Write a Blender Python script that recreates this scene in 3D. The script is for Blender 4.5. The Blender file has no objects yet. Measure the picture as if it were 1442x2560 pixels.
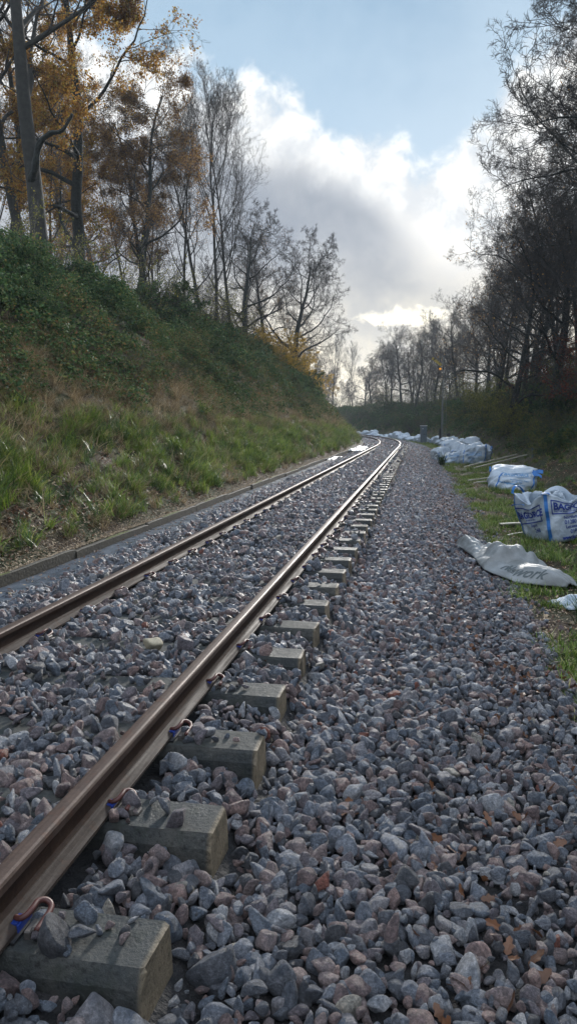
import bpy, bmesh, math, random
import numpy as np
from mathutils import Vector, Matrix

R_ = math.radians
sc = bpy.context.scene
col = sc.collection
PI = math.pi

# ------------------------------------------------------------------ helpers
def rs(seed): return np.random.RandomState(seed)

def _hash(ix, iy, seed):
    n = (ix.astype(np.int64) * 374761393 + iy.astype(np.int64) * 668265263 + seed * 1442695041) & 0xFFFFFFFF
    n = ((n ^ (n >> 13)) * 1274126177) & 0xFFFFFFFF
    n = n ^ (n >> 16)
    return (n & 0xFFFFFF) / float(0xFFFFFF)

def vnoise(x, y, seed=0):
    x = np.asarray(x, float); y = np.asarray(y, float)
    ix = np.floor(x); iy = np.floor(y); fx = x - ix; fy = y - iy
    fx = fx * fx * (3 - 2 * fx); fy = fy * fy * (3 - 2 * fy)
    a = _hash(ix, iy, seed); b = _hash(ix + 1, iy, seed); c = _hash(ix, iy + 1, seed); d = _hash(ix + 1, iy + 1, seed)
    return (a * (1 - fx) + b * fx) * (1 - fy) + (c * (1 - fx) + d * fx) * fy

def fbm(x, y, seed=0, o=4):
    s = 0; a = .5; t = 0
    for k in range(o):
        s = s + a * vnoise(x * 2 ** k, y * 2 ** k, seed + k * 17); t += a; a *= .5
    return s / t

def sstep(a, b, x):
    t = np.clip((np.asarray(x, float) - a) / (b - a), 0, 1)
    return t * t * (3 - 2 * t)

def mesh_np(name, V, F, smooth=False, mats=None, midx=None):
    """V (N,3); F an (M,k) array or a list of such arrays."""
    if isinstance(F, np.ndarray): F = [F]
    F = [np.asarray(f, dtype=np.int32) for f in F if len(f)]
    me = bpy.data.meshes.new(name)
    V = np.asarray(V, dtype=np.float32)
    me.vertices.add(len(V)); me.vertices.foreach_set('co', V.ravel())
    nl = sum(f.size for f in F); npoly = sum(len(f) for f in F)
    me.loops.add(nl); me.polygons.add(npoly)
    me.loops.foreach_set('vertex_index', np.concatenate([f.ravel() for f in F]))
    tot = np.concatenate([np.full(len(f), f.shape[1], np.int32) for f in F])
    st = np.concatenate([[0], np.cumsum(tot)[:-1]]).astype(np.int32)
    me.polygons.foreach_set('loop_start', st)
    try: me.polygons.foreach_set('loop_total', tot)
    except Exception: pass
    me.polygons.foreach_set('use_smooth', np.full(npoly, bool(smooth)))
    for m in (mats or []): me.materials.append(m)
    if midx is not None: me.polygons.foreach_set('material_index', np.asarray(midx, np.int32))
    me.update(calc_edges=True); me.validate()
    return me

def link(o): col.objects.link(o); return o
def ob(name, me, parent=None):
    o = bpy.data.objects.new(name, me); link(o)
    if parent is not None: o.parent = parent
    return o
def tag(o, label=None, cat=None, group=None, kind=None):
    if label: o['label'] = label
    if cat: o['category'] = cat
    if group: o['group'] = group
    if kind: o['kind'] = kind
    return o
def empty(name, loc=(0, 0, 0), rz=0, label=None, cat=None, group=None):
    o = bpy.data.objects.new(name, None); link(o); o.empty_display_size = .2
    o.location = loc; o.rotation_euler = (0, 0, rz)
    return tag(o, label, cat, group)
def copy_tree(o, parent=None):
    c = o.copy(); col.objects.link(c)
    if parent is not None: c.parent = parent
    for ch in list(o.children): copy_tree(ch, c)
    return c

class MB:
    """collects pieces into one mesh"""
    def __init__(s): s.v = []; s.f = []; s.n = 0
    def add(s, V, F):
        V = [tuple(p) for p in V]
        s.v += V; s.f += [tuple(i + s.n for i in f) for f in F]; s.n += len(V)
    def box(s, c, d, rz=0, bev=0):
        hx, hy, hz = d[0] / 2, d[1] / 2, d[2] / 2
        bm = bmesh.new(); bmesh.ops.create_cube(bm, size=1)
        for v in bm.verts: v.co = Vector((v.co.x * d[0], v.co.y * d[1], v.co.z * d[2]))
        if bev: bmesh.ops.bevel(bm, geom=bm.edges[:], offset=bev, segments=1, affect='EDGES')
        M = Matrix.Translation(c) @ Matrix.Rotation(rz, 4, 'Z')
        bm.verts.index_update()
        s.add([M @ v.co for v in bm.verts], [[v.index for v in f.verts] for f in bm.faces]); bm.free()
    def tube(s, pts, r, k=8, cap=True):
        P = np.array(pts, float)[None]; Rr = np.array(r if hasattr(r, '__len__') else [r] * len(pts), float)[None]
        V, F = tubes(P, Rr, k)
        F = [tuple(f) for f in F]
        if cap: F += [tuple(range(k))[::-1], tuple(range(len(V) - k, len(V)))]
        s.add(V, F)
    def ribbon(s, pts, nrm, w, t=.004):
        """flat strap along pts; nrm = side vectors across the strap, one per point"""
        P = np.array(pts, float); N = np.array(nrm, float); n = len(P)
        T = np.gradient(P, axis=0); T /= np.linalg.norm(T, axis=1, keepdims=True) + 1e-9
        U = np.cross(T, N); U /= np.linalg.norm(U, axis=1, keepdims=True) + 1e-9
        V = []
        for i in range(n):
            V += [P[i] - N[i] * w / 2 - U[i] * t / 2, P[i] + N[i] * w / 2 - U[i] * t / 2, P[i] + N[i] * w / 2 + U[i] * t / 2, P[i] - N[i] * w / 2 + U[i] * t / 2]
        F = [(4 * i + j, 4 * i + (j + 1) % 4, 4 * i + 4 + (j + 1) % 4, 4 * i + 4 + j) for i in range(n - 1) for j in range(4)]
        F += [(0, 3, 2, 1), tuple(4 * (n - 1) + j for j in range(4))]
        s.add(V, F)
    def build(s, name, mat, parent=None, smooth=False):
        me = bpy.data.meshes.new(name); me.from_pydata(s.v, [], s.f); me.update()
        me.materials.append(mat)
        if smooth: me.polygons.foreach_set('use_smooth', [True] * len(me.polygons))
        return ob(name, me, parent)

def tubes(P, Rr, k):
    """P (B,n,3) polylines, Rr (B,n) radii -> verts, quads"""
    P = np.asarray(P, float); B, n, _ = P.shape
    T = np.gradient(P, axis=1); T /= np.linalg.norm(T, axis=2, keepdims=True) + 1e-9
    d = P[:, -1] - P[:, 0]; d /= np.linalg.norm(d, axis=1, keepdims=True) + 1e-9
    ref = np.where(np.abs(d[:, 2:3]) < .8, np.array([[0, 0, 1.]]), np.array([[1., 0, 0]]))[:, None, :]
    U = np.cross(T, np.broadcast_to(ref, T.shape)); U /= np.linalg.norm(U, axis=2, keepdims=True) + 1e-9
    W = np.cross(T, U)
    a = np.arange(k) / k * 2 * PI
    V = P[:, :, None, :] + Rr[:, :, None, None] * (np.cos(a)[None, None, :, None] * U[:, :, None, :] + np.sin(a)[None, None, :, None] * W[:, :, None, :])
    b, i, j = np.meshgrid(np.arange(B), np.arange(n - 1), np.arange(k), indexing='ij')
    base = (b * n + i) * k; j2 = (j + 1) % k
    F = np.stack([base + j, base + j2, base + k + j2, base + k + j], -1).reshape(-1, 4)
    return V.reshape(-1, 3), F

# ------------------------------------------------------------------ materials
def nodes(m):
    m.use_nodes = True; nt = m.node_tree; return nt, nt.nodes, nt.links
def ramp(nt, stops, interp='LINEAR'):
    r = nt.nodes.new('ShaderNodeValToRGB'); cr = r.color_ramp; cr.interpolation = interp
    while len(cr.elements) > 1: cr.elements.remove(cr.elements[-1])
    cr.elements[0].position = stops[0][0]; cr.elements[0].color = (*stops[0][1], 1)
    for p, c in stops[1:]:
        e = cr.elements.new(p); e.color = (*c, 1)
    return r
def noise(nt, scale, detail=4, rough=.55, coord=None, dist=0):
    n = nt.nodes.new('ShaderNodeTexNoise'); n.inputs['Scale'].default_value = scale; n.inputs['Detail'].default_value = detail
    n.inputs['Roughness'].default_value = rough; n.inputs['Distortion'].default_value = dist
    if coord is not None: nt.links.new(coord, n.inputs['Vector'])
    return n
def mixc(nt, fac, a, b, mode='MIX'):
    m = nt.nodes.new('ShaderNodeMix'); m.data_type = 'RGBA'; m.blend_type = mode
    def put(sock, v):
        if isinstance(v, bpy.types.NodeSocket): nt.links.new(v, sock)
        elif isinstance(v, (int, float)): sock.default_value = v
        else: sock.default_value = (*v, 1)
    put(m.inputs[0], fac); put(m.inputs[6], a); put(m.inputs[7], b)
    return m.outputs[2]
def maths(nt, op, a, b=None, c=None, clamp=False):
    m = nt.nodes.new('ShaderNodeMath'); m.operation = op; m.use_clamp = clamp
    for i, v in enumerate((a, b, c)):
        if v is None: continue
        if isinstance(v, bpy.types.NodeSocket): nt.links.new(v, m.inputs[i])
        else: m.inputs[i].default_value = v
    return m.outputs[0]
def maprange(nt, v, a, b, c=0., d=1., smooth=True):
    m = nt.nodes.new('ShaderNodeMapRange'); m.interpolation_type = 'SMOOTHSTEP' if smooth else 'LINEAR'
    nt.links.new(v, m.inputs[0])
    for i, x in enumerate((a, b, c, d)): m.inputs[i + 1].default_value = x
    return m.outputs[0]
def bump(nt, bsdf, h, strength=.5, dist=.01):
    b = nt.nodes.new('ShaderNodeBump'); b.inputs['Strength'].default_value = strength; b.inputs['Distance'].default_value = dist
    nt.links.new(h, b.inputs['Height']); nt.links.new(b.outputs[0], bsdf.inputs['Normal'])

def simple(name, c1, c2=None, scale=6, rough=.7, metal=0, bumpk=0, bdist=.01, bscale=None, spec=.5, coord='Object', rvar=0):
    m = bpy.data.materials.new(name); nt, N, L = nodes(m); b = N['Principled BSDF']
    b.inputs['Roughness'].default_value = rough; b.inputs['Metallic'].default_value = metal
    b.inputs['Specular IOR Level'].default_value = spec
    tc = N.new('ShaderNodeTexCoord')
    n = noise(nt, scale, 6, .6, tc.outputs[coord])
    r = ramp(nt, [(.3, c1), (.7, c2 or c1)]); L.new(n.outputs[0], r.inputs[0]); L.new(r.outputs[0], b.inputs['Base Color'])
    if rvar:
        L.new(maprange(nt, n.outputs[0], .35, .65, rough - rvar, rough + rvar), b.inputs['Roughness'])
    if bumpk:
        n2 = noise(nt, bscale or scale * 4, 5, .6, tc.outputs[coord]); bump(nt, b, n2.outputs[0], bumpk, bdist)
    return m

def stone_mat():
    m = bpy.data.materials.new('granite_ballast'); nt, N, L = nodes(m); b = N['Principled BSDF']
    oi = N.new('ShaderNodeObjectInfo'); tc = N.new('ShaderNodeTexCoord')
    r = ramp(nt, [(0, (.135, .148, .17)), (.14, (.235, .26, .30)), (.29, (.31, .25, .24)), (.40, (.205, .185, .20)), (.50, (.40, .415, .435)),
                  (.60, (.23, .175, .17)), (.68, (.16, .19, .23)), (.81, (.29, .285, .30)), (.88, (.10, .105, .115)), (.94, (.36, .26, .235)), (.984, (.27, .11, .08)), (.992, (.42, .39, .33))], 'CONSTANT')
    L.new(oi.outputs['Random'], r.inputs[0])
    vec = N.new('ShaderNodeVectorMath'); vec.operation = 'ADD'; L.new(tc.outputs['Object'], vec.inputs[0])
    cmb = N.new('ShaderNodeCombineXYZ'); L.new(maths(nt, 'MULTIPLY', oi.outputs['Random'], 37.), cmb.inputs[0]); L.new(cmb.outputs[0], vec.inputs[1])
    n1 = noise(nt, 4.5, 7, .8, vec.outputs[0]); n2 = noise(nt, 1.4, 3, .5, vec.outputs[0])
    sp = ramp(nt, [(.32, (.42, .42, .44)), (.5, (1, 1, 1)), (.66, (1.9, 1.85, 1.85))]); L.new(n1.outputs[0], sp.inputs[0])
    c = mixc(nt, 1., r.outputs[0], sp.outputs[0], 'MULTIPLY')
    pt = ramp(nt, [(.35, (.72, .74, .78)), (.6, (1.15, 1.1, 1.08))]); L.new(n2.outputs[0], pt.inputs[0])
    c = mixc(nt, 1., c, pt.outputs[0], 'MULTIPLY')
    L.new(c, b.inputs['Base Color'])
    L.new(maprange(nt, n2.outputs[0], .35, .65, .38, .72), b.inputs['Roughness'])
    b.inputs['Specular IOR Level'].default_value = .5
    bump(nt, b, n1.outputs[0], .8, .10)
    return m

def leaf_mat(name, stops, rough=.45, trans=.3, spec=.5, tint=.35):
    m = bpy.data.materials.new(name); nt, N, L = nodes(m); b = N['Principled BSDF']
    g = N.new('ShaderNodeNewGeometry'); oi = N.new('ShaderNodeObjectInfo')
    r = ramp(nt, stops); L.new(g.outputs['Random Per Island'], r.inputs[0])
    v = ramp(nt, [(0, (1 - tint, 1 - tint, 1 - tint)), (1, (1 + tint, 1 + tint * .8, 1 + tint * .6))]); L.new(oi.outputs['Random'], v.inputs[0])
    c = mixc(nt, 1., r.outputs[0], v.outputs[0], 'MULTIPLY')
    L.new(c, b.inputs['Base Color']); b.inputs['Roughness'].default_value = rough; b.inputs['Specular IOR Level'].default_value = spec
    if trans:
        t = N.new('ShaderNodeBsdfTranslucent'); L.new(c, t.inputs[0]); mx = N.new('ShaderNodeMixShader'); mx.inputs[0].default_value = trans
        L.new(b.outputs[0], mx.inputs[1]); L.new(t.outputs[0], mx.inputs[2]); L.new(mx.outputs[0], N['Material Output'].inputs[0])
    return m

M = {}
M['stone'] = stone_mat()
M['bed'] = simple('ballast_bed', (.010, .010, .011), (.03, .028, .029), 30, .8, bumpk=1, bdist=.05, bscale=22)  # near-black: the shade in the gaps between stones is put into this colour
def concrete_mat():
    m = bpy.data.materials.new('sleeper_concrete'); nt, N, L = nodes(m); b = N['Principled BSDF']
    tc = N.new('ShaderNodeTexCoord'); oi = N.new('ShaderNodeObjectInfo')
    v = N.new('ShaderNodeVectorMath'); v.operation = 'ADD'; L.new(tc.outputs['Object'], v.inputs[0])
    cmb = N.new('ShaderNodeCombineXYZ'); L.new(maths(nt, 'MULTIPLY', oi.outputs['Random'], 50.), cmb.inputs[1]); L.new(cmb.outputs[0], v.inputs[1])
    n1 = noise(nt, 3.5, 7, .65, v.outputs[0]); n2 = noise(nt, 60, 4, .7, v.outputs[0]); n3 = noise(nt, 12, 5, .6, v.outputs[0])
    r = ramp(nt, [(.25, (.018, .021, .024)), (.45, (.034, .038, .039)), (.6, (.060, .060, .056)), (.8, (.11, .103, .09))]); L.new(n1.outputs[0], r.inputs[0])
    g = N.new('ShaderNodeNewGeometry'); sx = N.new('ShaderNodeSeparateXYZ'); L.new(g.outputs['True Normal'], sx.inputs[0])
    ox = N.new('ShaderNodeSeparateXYZ'); L.new(tc.outputs['Object'], ox.inputs[0])
    endf = maprange(nt, ox.outputs[0], 1.225, 1.25)          # the cast end is a warmer, rougher brown concrete
    c = mixc(nt, endf, r.outputs[0], (.17, .135, .092))
    sp = ramp(nt, [(.34, (.38, .38, .38)), (.46, (1, 1, 1)), (.62, (1.15, 1.15, 1.1)), (.72, (2., 2., 1.9))]); L.new(n2.outputs[0], sp.inputs[0])
    c = mixc(nt, .8, c, sp.outputs[0], 'MULTIPLY')
    al = ramp(nt, [(.52, (0, 0, 0)), (.7, (.6, .6, .6))]); L.new(n3.outputs[0], al.inputs[0])
    c = mixc(nt, al.outputs[0], c, (.028, .033, .024))
    L.new(c, b.inputs['Base Color'])
    L.new(maprange(nt, n1.outputs[0], .35, .65, .55, .8), b.inputs['Roughness']); b.inputs['Specular IOR Level'].default_value = .3
    ad = maths(nt, 'ADD', n2.outputs[0], maths(nt, 'MULTIPLY', n3.outputs[0], 2.)); bump(nt, b, ad, .7, .006)
    return m
M['concrete'] = concrete_mat()
def steel(name, c1, c2, rough, metal, streak=True):
    m = bpy.data.materials.new(name); nt, N, L = nodes(m); b = N['Principled BSDF']
    tc = N.new('ShaderNodeTexCoord'); mp = N.new('ShaderNodeMapping'); L.new(tc.outputs['Object'], mp.inputs[0])
    mp.inputs['Scale'].default_value = (40, 1.2, 40) if streak else (8, 8, 8)
    n = noise(nt, 1., 6, .65, mp.outputs[0]); n2 = noise(nt, 45, 5, .7, tc.outputs['Object'])
    r = ramp(nt, [(.32, c1), (.68, c2)]); L.new(n.outputs[0], r.inputs[0])
    sp = ramp(nt, [(.3, (.65, .6, .58)), (.7, (1.25, 1.25, 1.25))]); L.new(n2.outputs[0], sp.inputs[0])
    n3 = noise(nt, 9, 6, .7, tc.outputs['Object']); ru = ramp(nt, [(.42, (1.15, 1.1, 1.05)), (.55, (.85, .8, .78)), (.66, (1.15, .84, .66))]); L.new(n3.outputs[0], ru.inputs[0])
    L.new(mixc(nt, .9, mixc(nt, .8, r.outputs[0], sp.outputs[0], 'MULTIPLY'), ru.outputs[0], 'MULTIPLY'), b.inputs['Base Color'])
    b.inputs['Metallic'].default_value = metal
    L.new(maprange(nt, n.outputs[0], .3, .7, rough - .1, rough + .14), b.inputs['Roughness'])
    bump(nt, b, n2.outputs[0], .4, .003)
    if metal < .1: b.inputs['Specular IOR Level'].default_value = .22
    return m
M['rail_top'] = steel('worn_rail_top', (.105, .072, .058), (.055, .033, .024), .50, .25)
M['rail_side'] = steel('rusty_rail', (.026, .016, .012), (.055, .032, .022), .7, .0)
M['rail_foot'] = steel('rail_foot_steel', (.070, .058, .052), (.032, .024, .020), .72, .0)
M['clip'] = simple('red_brown_clip', (.060, .022, .018), (.12, .040, .032), 20, .5, bumpk=.2, bdist=.002)
M['blue_nylon'] = simple('blue_insulator', (.008, .03, .20), (.012, .045, .26), 10, .5)
M['iron'] = simple('cast_shoulder', (.06, .055, .05), (.13, .11, .1), 25, .6, bumpk=.3, bdist=.003)
M['leafmulch'] = simple('bank_soil', (.030, .020, .013), (.10, .062, .036), 7, .85, bumpk=1, bdist=.06, bscale=14)
def ground_mat():
    m = bpy.data.materials.new('cutting_ground'); nt, N, L = nodes(m); b = N['Principled BSDF']
    tc = N.new('ShaderNodeTexCoord'); o = tc.outputs['Object']
    n1 = noise(nt, .9, 6, .65, o); n2 = noise(nt, 16, 6, .7, o); n3 = noise(nt, 4, 5, .6, o)
    soil = ramp(nt, [(.3, (.022, .016, .011)), (.5, (.062, .040, .025)), (.62, (.11, .070, .040)), (.75, (.17, .12, .08))]); L.new(n2.outputs[0], soil.inputs[0])
    gr = ramp(nt, [(.3, (.018, .028, .010)), (.7, (.055, .075, .022))]); L.new(n2.outputs[0], gr.inputs[0])
    f = ramp(nt, [(.42, (0, 0, 0)), (.58, (1, 1, 1))]); L.new(n1.outputs[0], f.inputs[0])
    L.new(mixc(nt, f.outputs[0], soil.outputs[0], gr.outputs[0]), b.inputs['Base Color'])
    b.inputs['Roughness'].default_value = .85; b.inputs['Specular IOR Level'].default_value = .25
    ad = maths(nt, 'ADD', n2.outputs[0], n3.outputs[0]); bump(nt, b, ad, 1., .08)
    return m
M['ground'] = ground_mat()
M['ivy'] = leaf_mat('ivy_leaf', [(0, (.020, .045, .020)), (.3, (.040, .085, .036)), (.6, (.062, .120, .048)), (.88, (.105, .165, .065)), (.975, (.15, .15, .05)), (1, (.17, .13, .05))], .72, .25, .14)
M['bramble'] = leaf_mat('bramble_leaf', [(0, (.045, .07, .03)), (.4, (.085, .125, .045)), (.8, (.13, .155, .065)), (.93, (.20, .14, .06)), (1, (.17, .07, .04))], .75, .25, .12)
M['grass'] = leaf_mat('green_grass_blade', [(0, (.055, .105, .015)), (.4, (.115, .20, .025)), (.78, (.19, .28, .04)), (.93, (.30, .32, .09)), (1, (.42, .40, .20))], .55, .35, .5)
M['dkgrass'] = leaf_mat('dark_sedge_blade', [(0, (.02, .05, .014)), (.6, (.045, .10, .03)), (1, (.10, .16, .05))], .4, .3, .5)
M['dead'] = leaf_mat('dead_grass_blade', [(0, (.09, .065, .035)), (.4, (.20, .15, .085)), (.8, (.34, .27, .16)), (1, (.46, .39, .25))], .7, .25, .3)
M['orange'] = leaf_mat('orange_oak_leaf', [(0, (.19, .085, .03)), (.3, (.36, .18, .045)), (.6, (.50, .28, .06)), (.85, (.58, .38, .08)), (1, (.28, .28, .08))], .55, .62, .3)
M['brownleaf'] = leaf_mat('brown_oak_leaf', [(0, (.12, .07, .04)), (.4, (.25, .14, .06)), (.8, (.38, .23, .08)), (1, (.44, .30, .09))], .55, .45, .3)
M['yellow'] = leaf_mat('yellow_shrub_leaf', [(0, (.20, .13, .02)), (.5, (.42, .28, .03)), (1, (.55, .36, .05))], .55, .5, .3)
M['ygreen'] = leaf_mat('yellow_green_leaf', [(0, (.06, .08, .02)), (.5, (.14, .15, .03)), (1, (.26, .24, .05))], .55, .45, .3)
M['redleaf'] = leaf_mat('red_brown_leaf', [(0, (.07, .025, .02)), (.5, (.15, .045, .03)), (1, (.20, .08, .04))], .55, .4, .3)
M['litter'] = leaf_mat('fallen_oak_leaf', [(0, (.05, .02, .012)), (.25, (.12, .04, .018)), (.45, (.28, .075, .018)), (.6, (.13, .07, .04)), (.8, (.20, .13, .085)), (.94, (.34, .26, .18)), (1, (.40, .30, .05))], .5, .15, .5)
M['chip'] = leaf_mat('pale_leaf_chip', [(0, (.14, .10, .065)), (.5, (.36, .28, .19)), (1, (.60, .50, .38))], .7, .1, .3)
M['bark'] = simple('grey_green_bark', (.004, .007, .006), (.034, .039, .031), 11, .85, bumpk=1., bdist=.05, bscale=15)
M['bark2'] = simple('brown_bark', (.016, .016, .013), (.040, .038, .030), 5, .85, bumpk=.8, bdist=.03, bscale=14)
M['twig'] = simple('twig_bark', (.038, .034, .030), (.075, .066, .057), 3, .8)
M['timber'] = simple('mossy_board', (.010, .010, .007), (.042, .036, .024), 5, .8, bumpk=.8, bdist=.012, bscale=26)
M['moss'] = simple('moss', (.05, .065, .012), (.12, .14, .03), 30, .9, bumpk=1, bdist=.02)
M['pale_wood'] = simple('weathered_timber', (.30, .28, .23), (.46, .43, .36), 9, .7, bumpk=.3)
M['tar_wood'] = simple('dark_treated_timber', (.010, .010, .010), (.03, .028, .025), 9, .6, bumpk=.3)
M['membrane'] = simple('grey_plastic_sheet', (.045, .060, .085), (.095, .115, .145), 5, .33, bumpk=.3, bdist=.012, bscale=7, rvar=.1)
M['white_sheet'] = simple('pale_plastic_sheet', (.55, .57, .60), (.78, .79, .80), 6, .3, bumpk=.5, bdist=.03, bscale=8)
M['bag_white'] = simple('woven_white_plastic', (.33, .40, .48), (.50, .56, .62), 4, .5, bumpk=.8, bdist=.03, bscale=11)
M['bag_dirty'] = simple('stained_woven_plastic', (.14, .145, .14), (.30, .32, .33), 3, .55, bumpk=.5, bdist=.02, bscale=9)
M['bag_blue'] = simple('blue_strap', (.02, .13, .42), (.03, .19, .52), 12, .5)
M['ink'] = simple('navy_print', (.012, .035, .22), (.02, .055, .30), 20, .6)
M['ink2'] = simple('faded_blue_print', (.05, .16, .38), (.12, .30, .50), 14, .6)
M['ink3'] = simple('faded_dark_print', (.06, .08, .09), (.12, .14, .14), 14, .7)
M['bag_in'] = simple('bag_rubble', (.10, .09, .08), (.22, .20, .17), 20, .8, bumpk=1, bdist=.04)
M['cab'] = simple('grey_cabinet_paint', (.085, .115, .14), (.11, .145, .17), 4, .5)
M['cab_top'] = simple('pale_cabinet_lid', (.5, .52, .52), (.62, .64, .64), 4, .5)
M['sig_post'] = simple('grey_signal_post', (.10, .11, .105), (.17, .18, .17), 4, .6)
M['sig_yellow'] = simple('yellow_signal_arm', (.34, .25, .03), (.42, .31, .05), 4, .5)
M['black'] = simple('black_paint', (.012, .012, .014), (.022, .022, .024), 4, .5)
M['pale_rock'] = simple('pale_sandy_stone', (.34, .29, .19), (.46, .41, .30), 8, .7, bumpk=.6, bdist=.02)

# ------------------------------------------------------------------ the line of the railway: (s, n) -> world
XC, S0, RC = -2.0, 48., 215.
def W(s, n):
    s = np.asarray(s, float); n = np.asarray(n, float)
    ph = np.clip(s - S0, 0, None) / RC
    x = np.where(s < S0, XC + n, XC - RC + (RC + n) * np.cos(ph))
    y = np.where(s < S0, s, S0 + (RC + n) * np.sin(ph))
    return x, y
def head(s): return max(0., (s - S0) / RC)

def bank_h(s, n):
    """ground level anywhere"""
    s = np.asarray(s, float); n = np.asarray(n, float)
    sl = np.clip(s, -20, 160)
    # left: toe at n=-2.12
    d = np.clip(-n - 2.2, 0, None)
    HL = 6.3 + 2.6 * sstep(18, 62, sl) - 2.2 * sstep(80, 130, sl)
    zl = HL * (1 - np.exp(-np.clip(d, 0, 60) / HL * .98)) * 1.0
    k = np.clip(d / (HL * 1.18), 0, 1.5)
    zl = HL * np.where(k < 1, k - .12 * k ** 6, .88 + .06 * (k - 1)) + .02
    zl = zl + (fbm(s * .35, n * .35, 3) - .5) * 1.1 * sstep(.6, 5, d) + (fbm(s * 1.6, n * 1.6, 9) - .5) * .35 * sstep(.05, 1., d)
    # right: cess to n=6, bank beyond
    e = np.clip(n - 6.1 + .5 * np.sin(s * .11), 0, None)
    HR = 6.6 - 1.4 * sstep(60, 110, sl)
    k = np.clip(e / (HR * 1.45), 0, 1.5)
    zr = HR * np.where(k < 1, k - .12 * k ** 6, .88 + .04 * (k - 1))
    zr = zr + (fbm(s * .3, n * .3, 23) - .5) * 1.3 * sstep(.8, 5, e) + (fbm(s * 1.5, n * 1.5, 29) - .5) * .3 * sstep(.05, 1., e)
    zr = zr - .36 + (fbm(s * .8, n * .8, 41) - .5) * .12
    z = np.where(n < 0, zl - .02, zr)
    mid = (n > -2.14) & (n < 3.0)
    return np.where(mid, np.where(n < 0, -.16, -.36 - .05), z)

def ballast_h(s, n):
    """height of the stone tops' mean surface"""
    xs = [-2.2, -1.85, -1.5, -1.28, -.9, -.70, -.4, 0, .4, .66, .72, .86, 1.0, 1.22, 1.32, 1.7, 2.3, 2.75, 3.1, 3.5]
    zs = [-.10, -.095, -.03, -.012, -.006, -.02, .002, -.004, .002, -.01, -.07, -.075, -.085, -.14, -.21, -.235, -.235, -.26, -.34, -.40]
    z = np.interp(n, xs, zs)
    z = z + np.where((n > .84) & (n < 1.26), .045 * sstep(2.6, 4.2, s), 0.)
    return z + (fbm(s * 1.7, n * 1.7, 77) - .5) * .05 + (fbm(s * .5, n * .9, 71) - .5) * .04

# ------------------------------------------------------------------ ground sheet, ballast bed
def grid_mesh(name, S, Nn, hf, mat, smooth=True):
    ss, nn = np.meshgrid(S, Nn, indexing='ij')
    x, y = W(ss, nn); z = hf(ss, nn)
    V = np.stack([x, y, z], -1).reshape(-1, 3)
    a, b = ss.shape
    i, j = np.meshgrid(np.arange(a - 1), np.arange(b - 1), indexing='ij'); q = i * b + j
    F = np.stack([q, q + 1, q + b + 1, q + b], -1).reshape(-1, 4)[:, ::-1]
    F = np.ascontiguousarray(F[:, ::-1])
    return mesh_np(name, V, F, smooth, [mat])

Sg = np.concatenate([np.arange(-14, 0, 1.), np.arange(0, 30, .3), np.arange(30, 90, .7), np.arange(90, 300, 2.)])
Ng = np.concatenate([-np.geomspace(150, 16, 24), np.arange(-15.8, -2.3, .25), [-2.16, -2.1, -1.2, 0, 1.5, 2.9], np.arange(3.0, 18, .3), np.geomspace(18.3, 260, 26)])
g = ob('ground', grid_mesh('ground', Sg, Ng, bank_h, M['ground'])); tag(g, kind='structure')
bm_ = bmesh.new(); bmesh.ops.create_circle(bm_, cap_ends=True, radius=2500, segments=48)
me = bpy.data.meshes.new('far_ground'); bm_.to_mesh(me); bm_.free(); me.materials.append(M['ground'])
fg = ob('terrain', me); fg.location = (0, 600, -9); tag(fg, kind='structure')

Sb = np.concatenate([np.arange(-3, 20, .1), np.arange(20, 60, .4), np.arange(60, 200, 1.5)])
b = ob('ballast_bed', grid_mesh('ballast_bed', Sb, np.arange(-1.92, 3.25, .08), lambda s, n: ballast_h(s, n) - .035, M['bed'])); tag(b, kind='structure')

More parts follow.
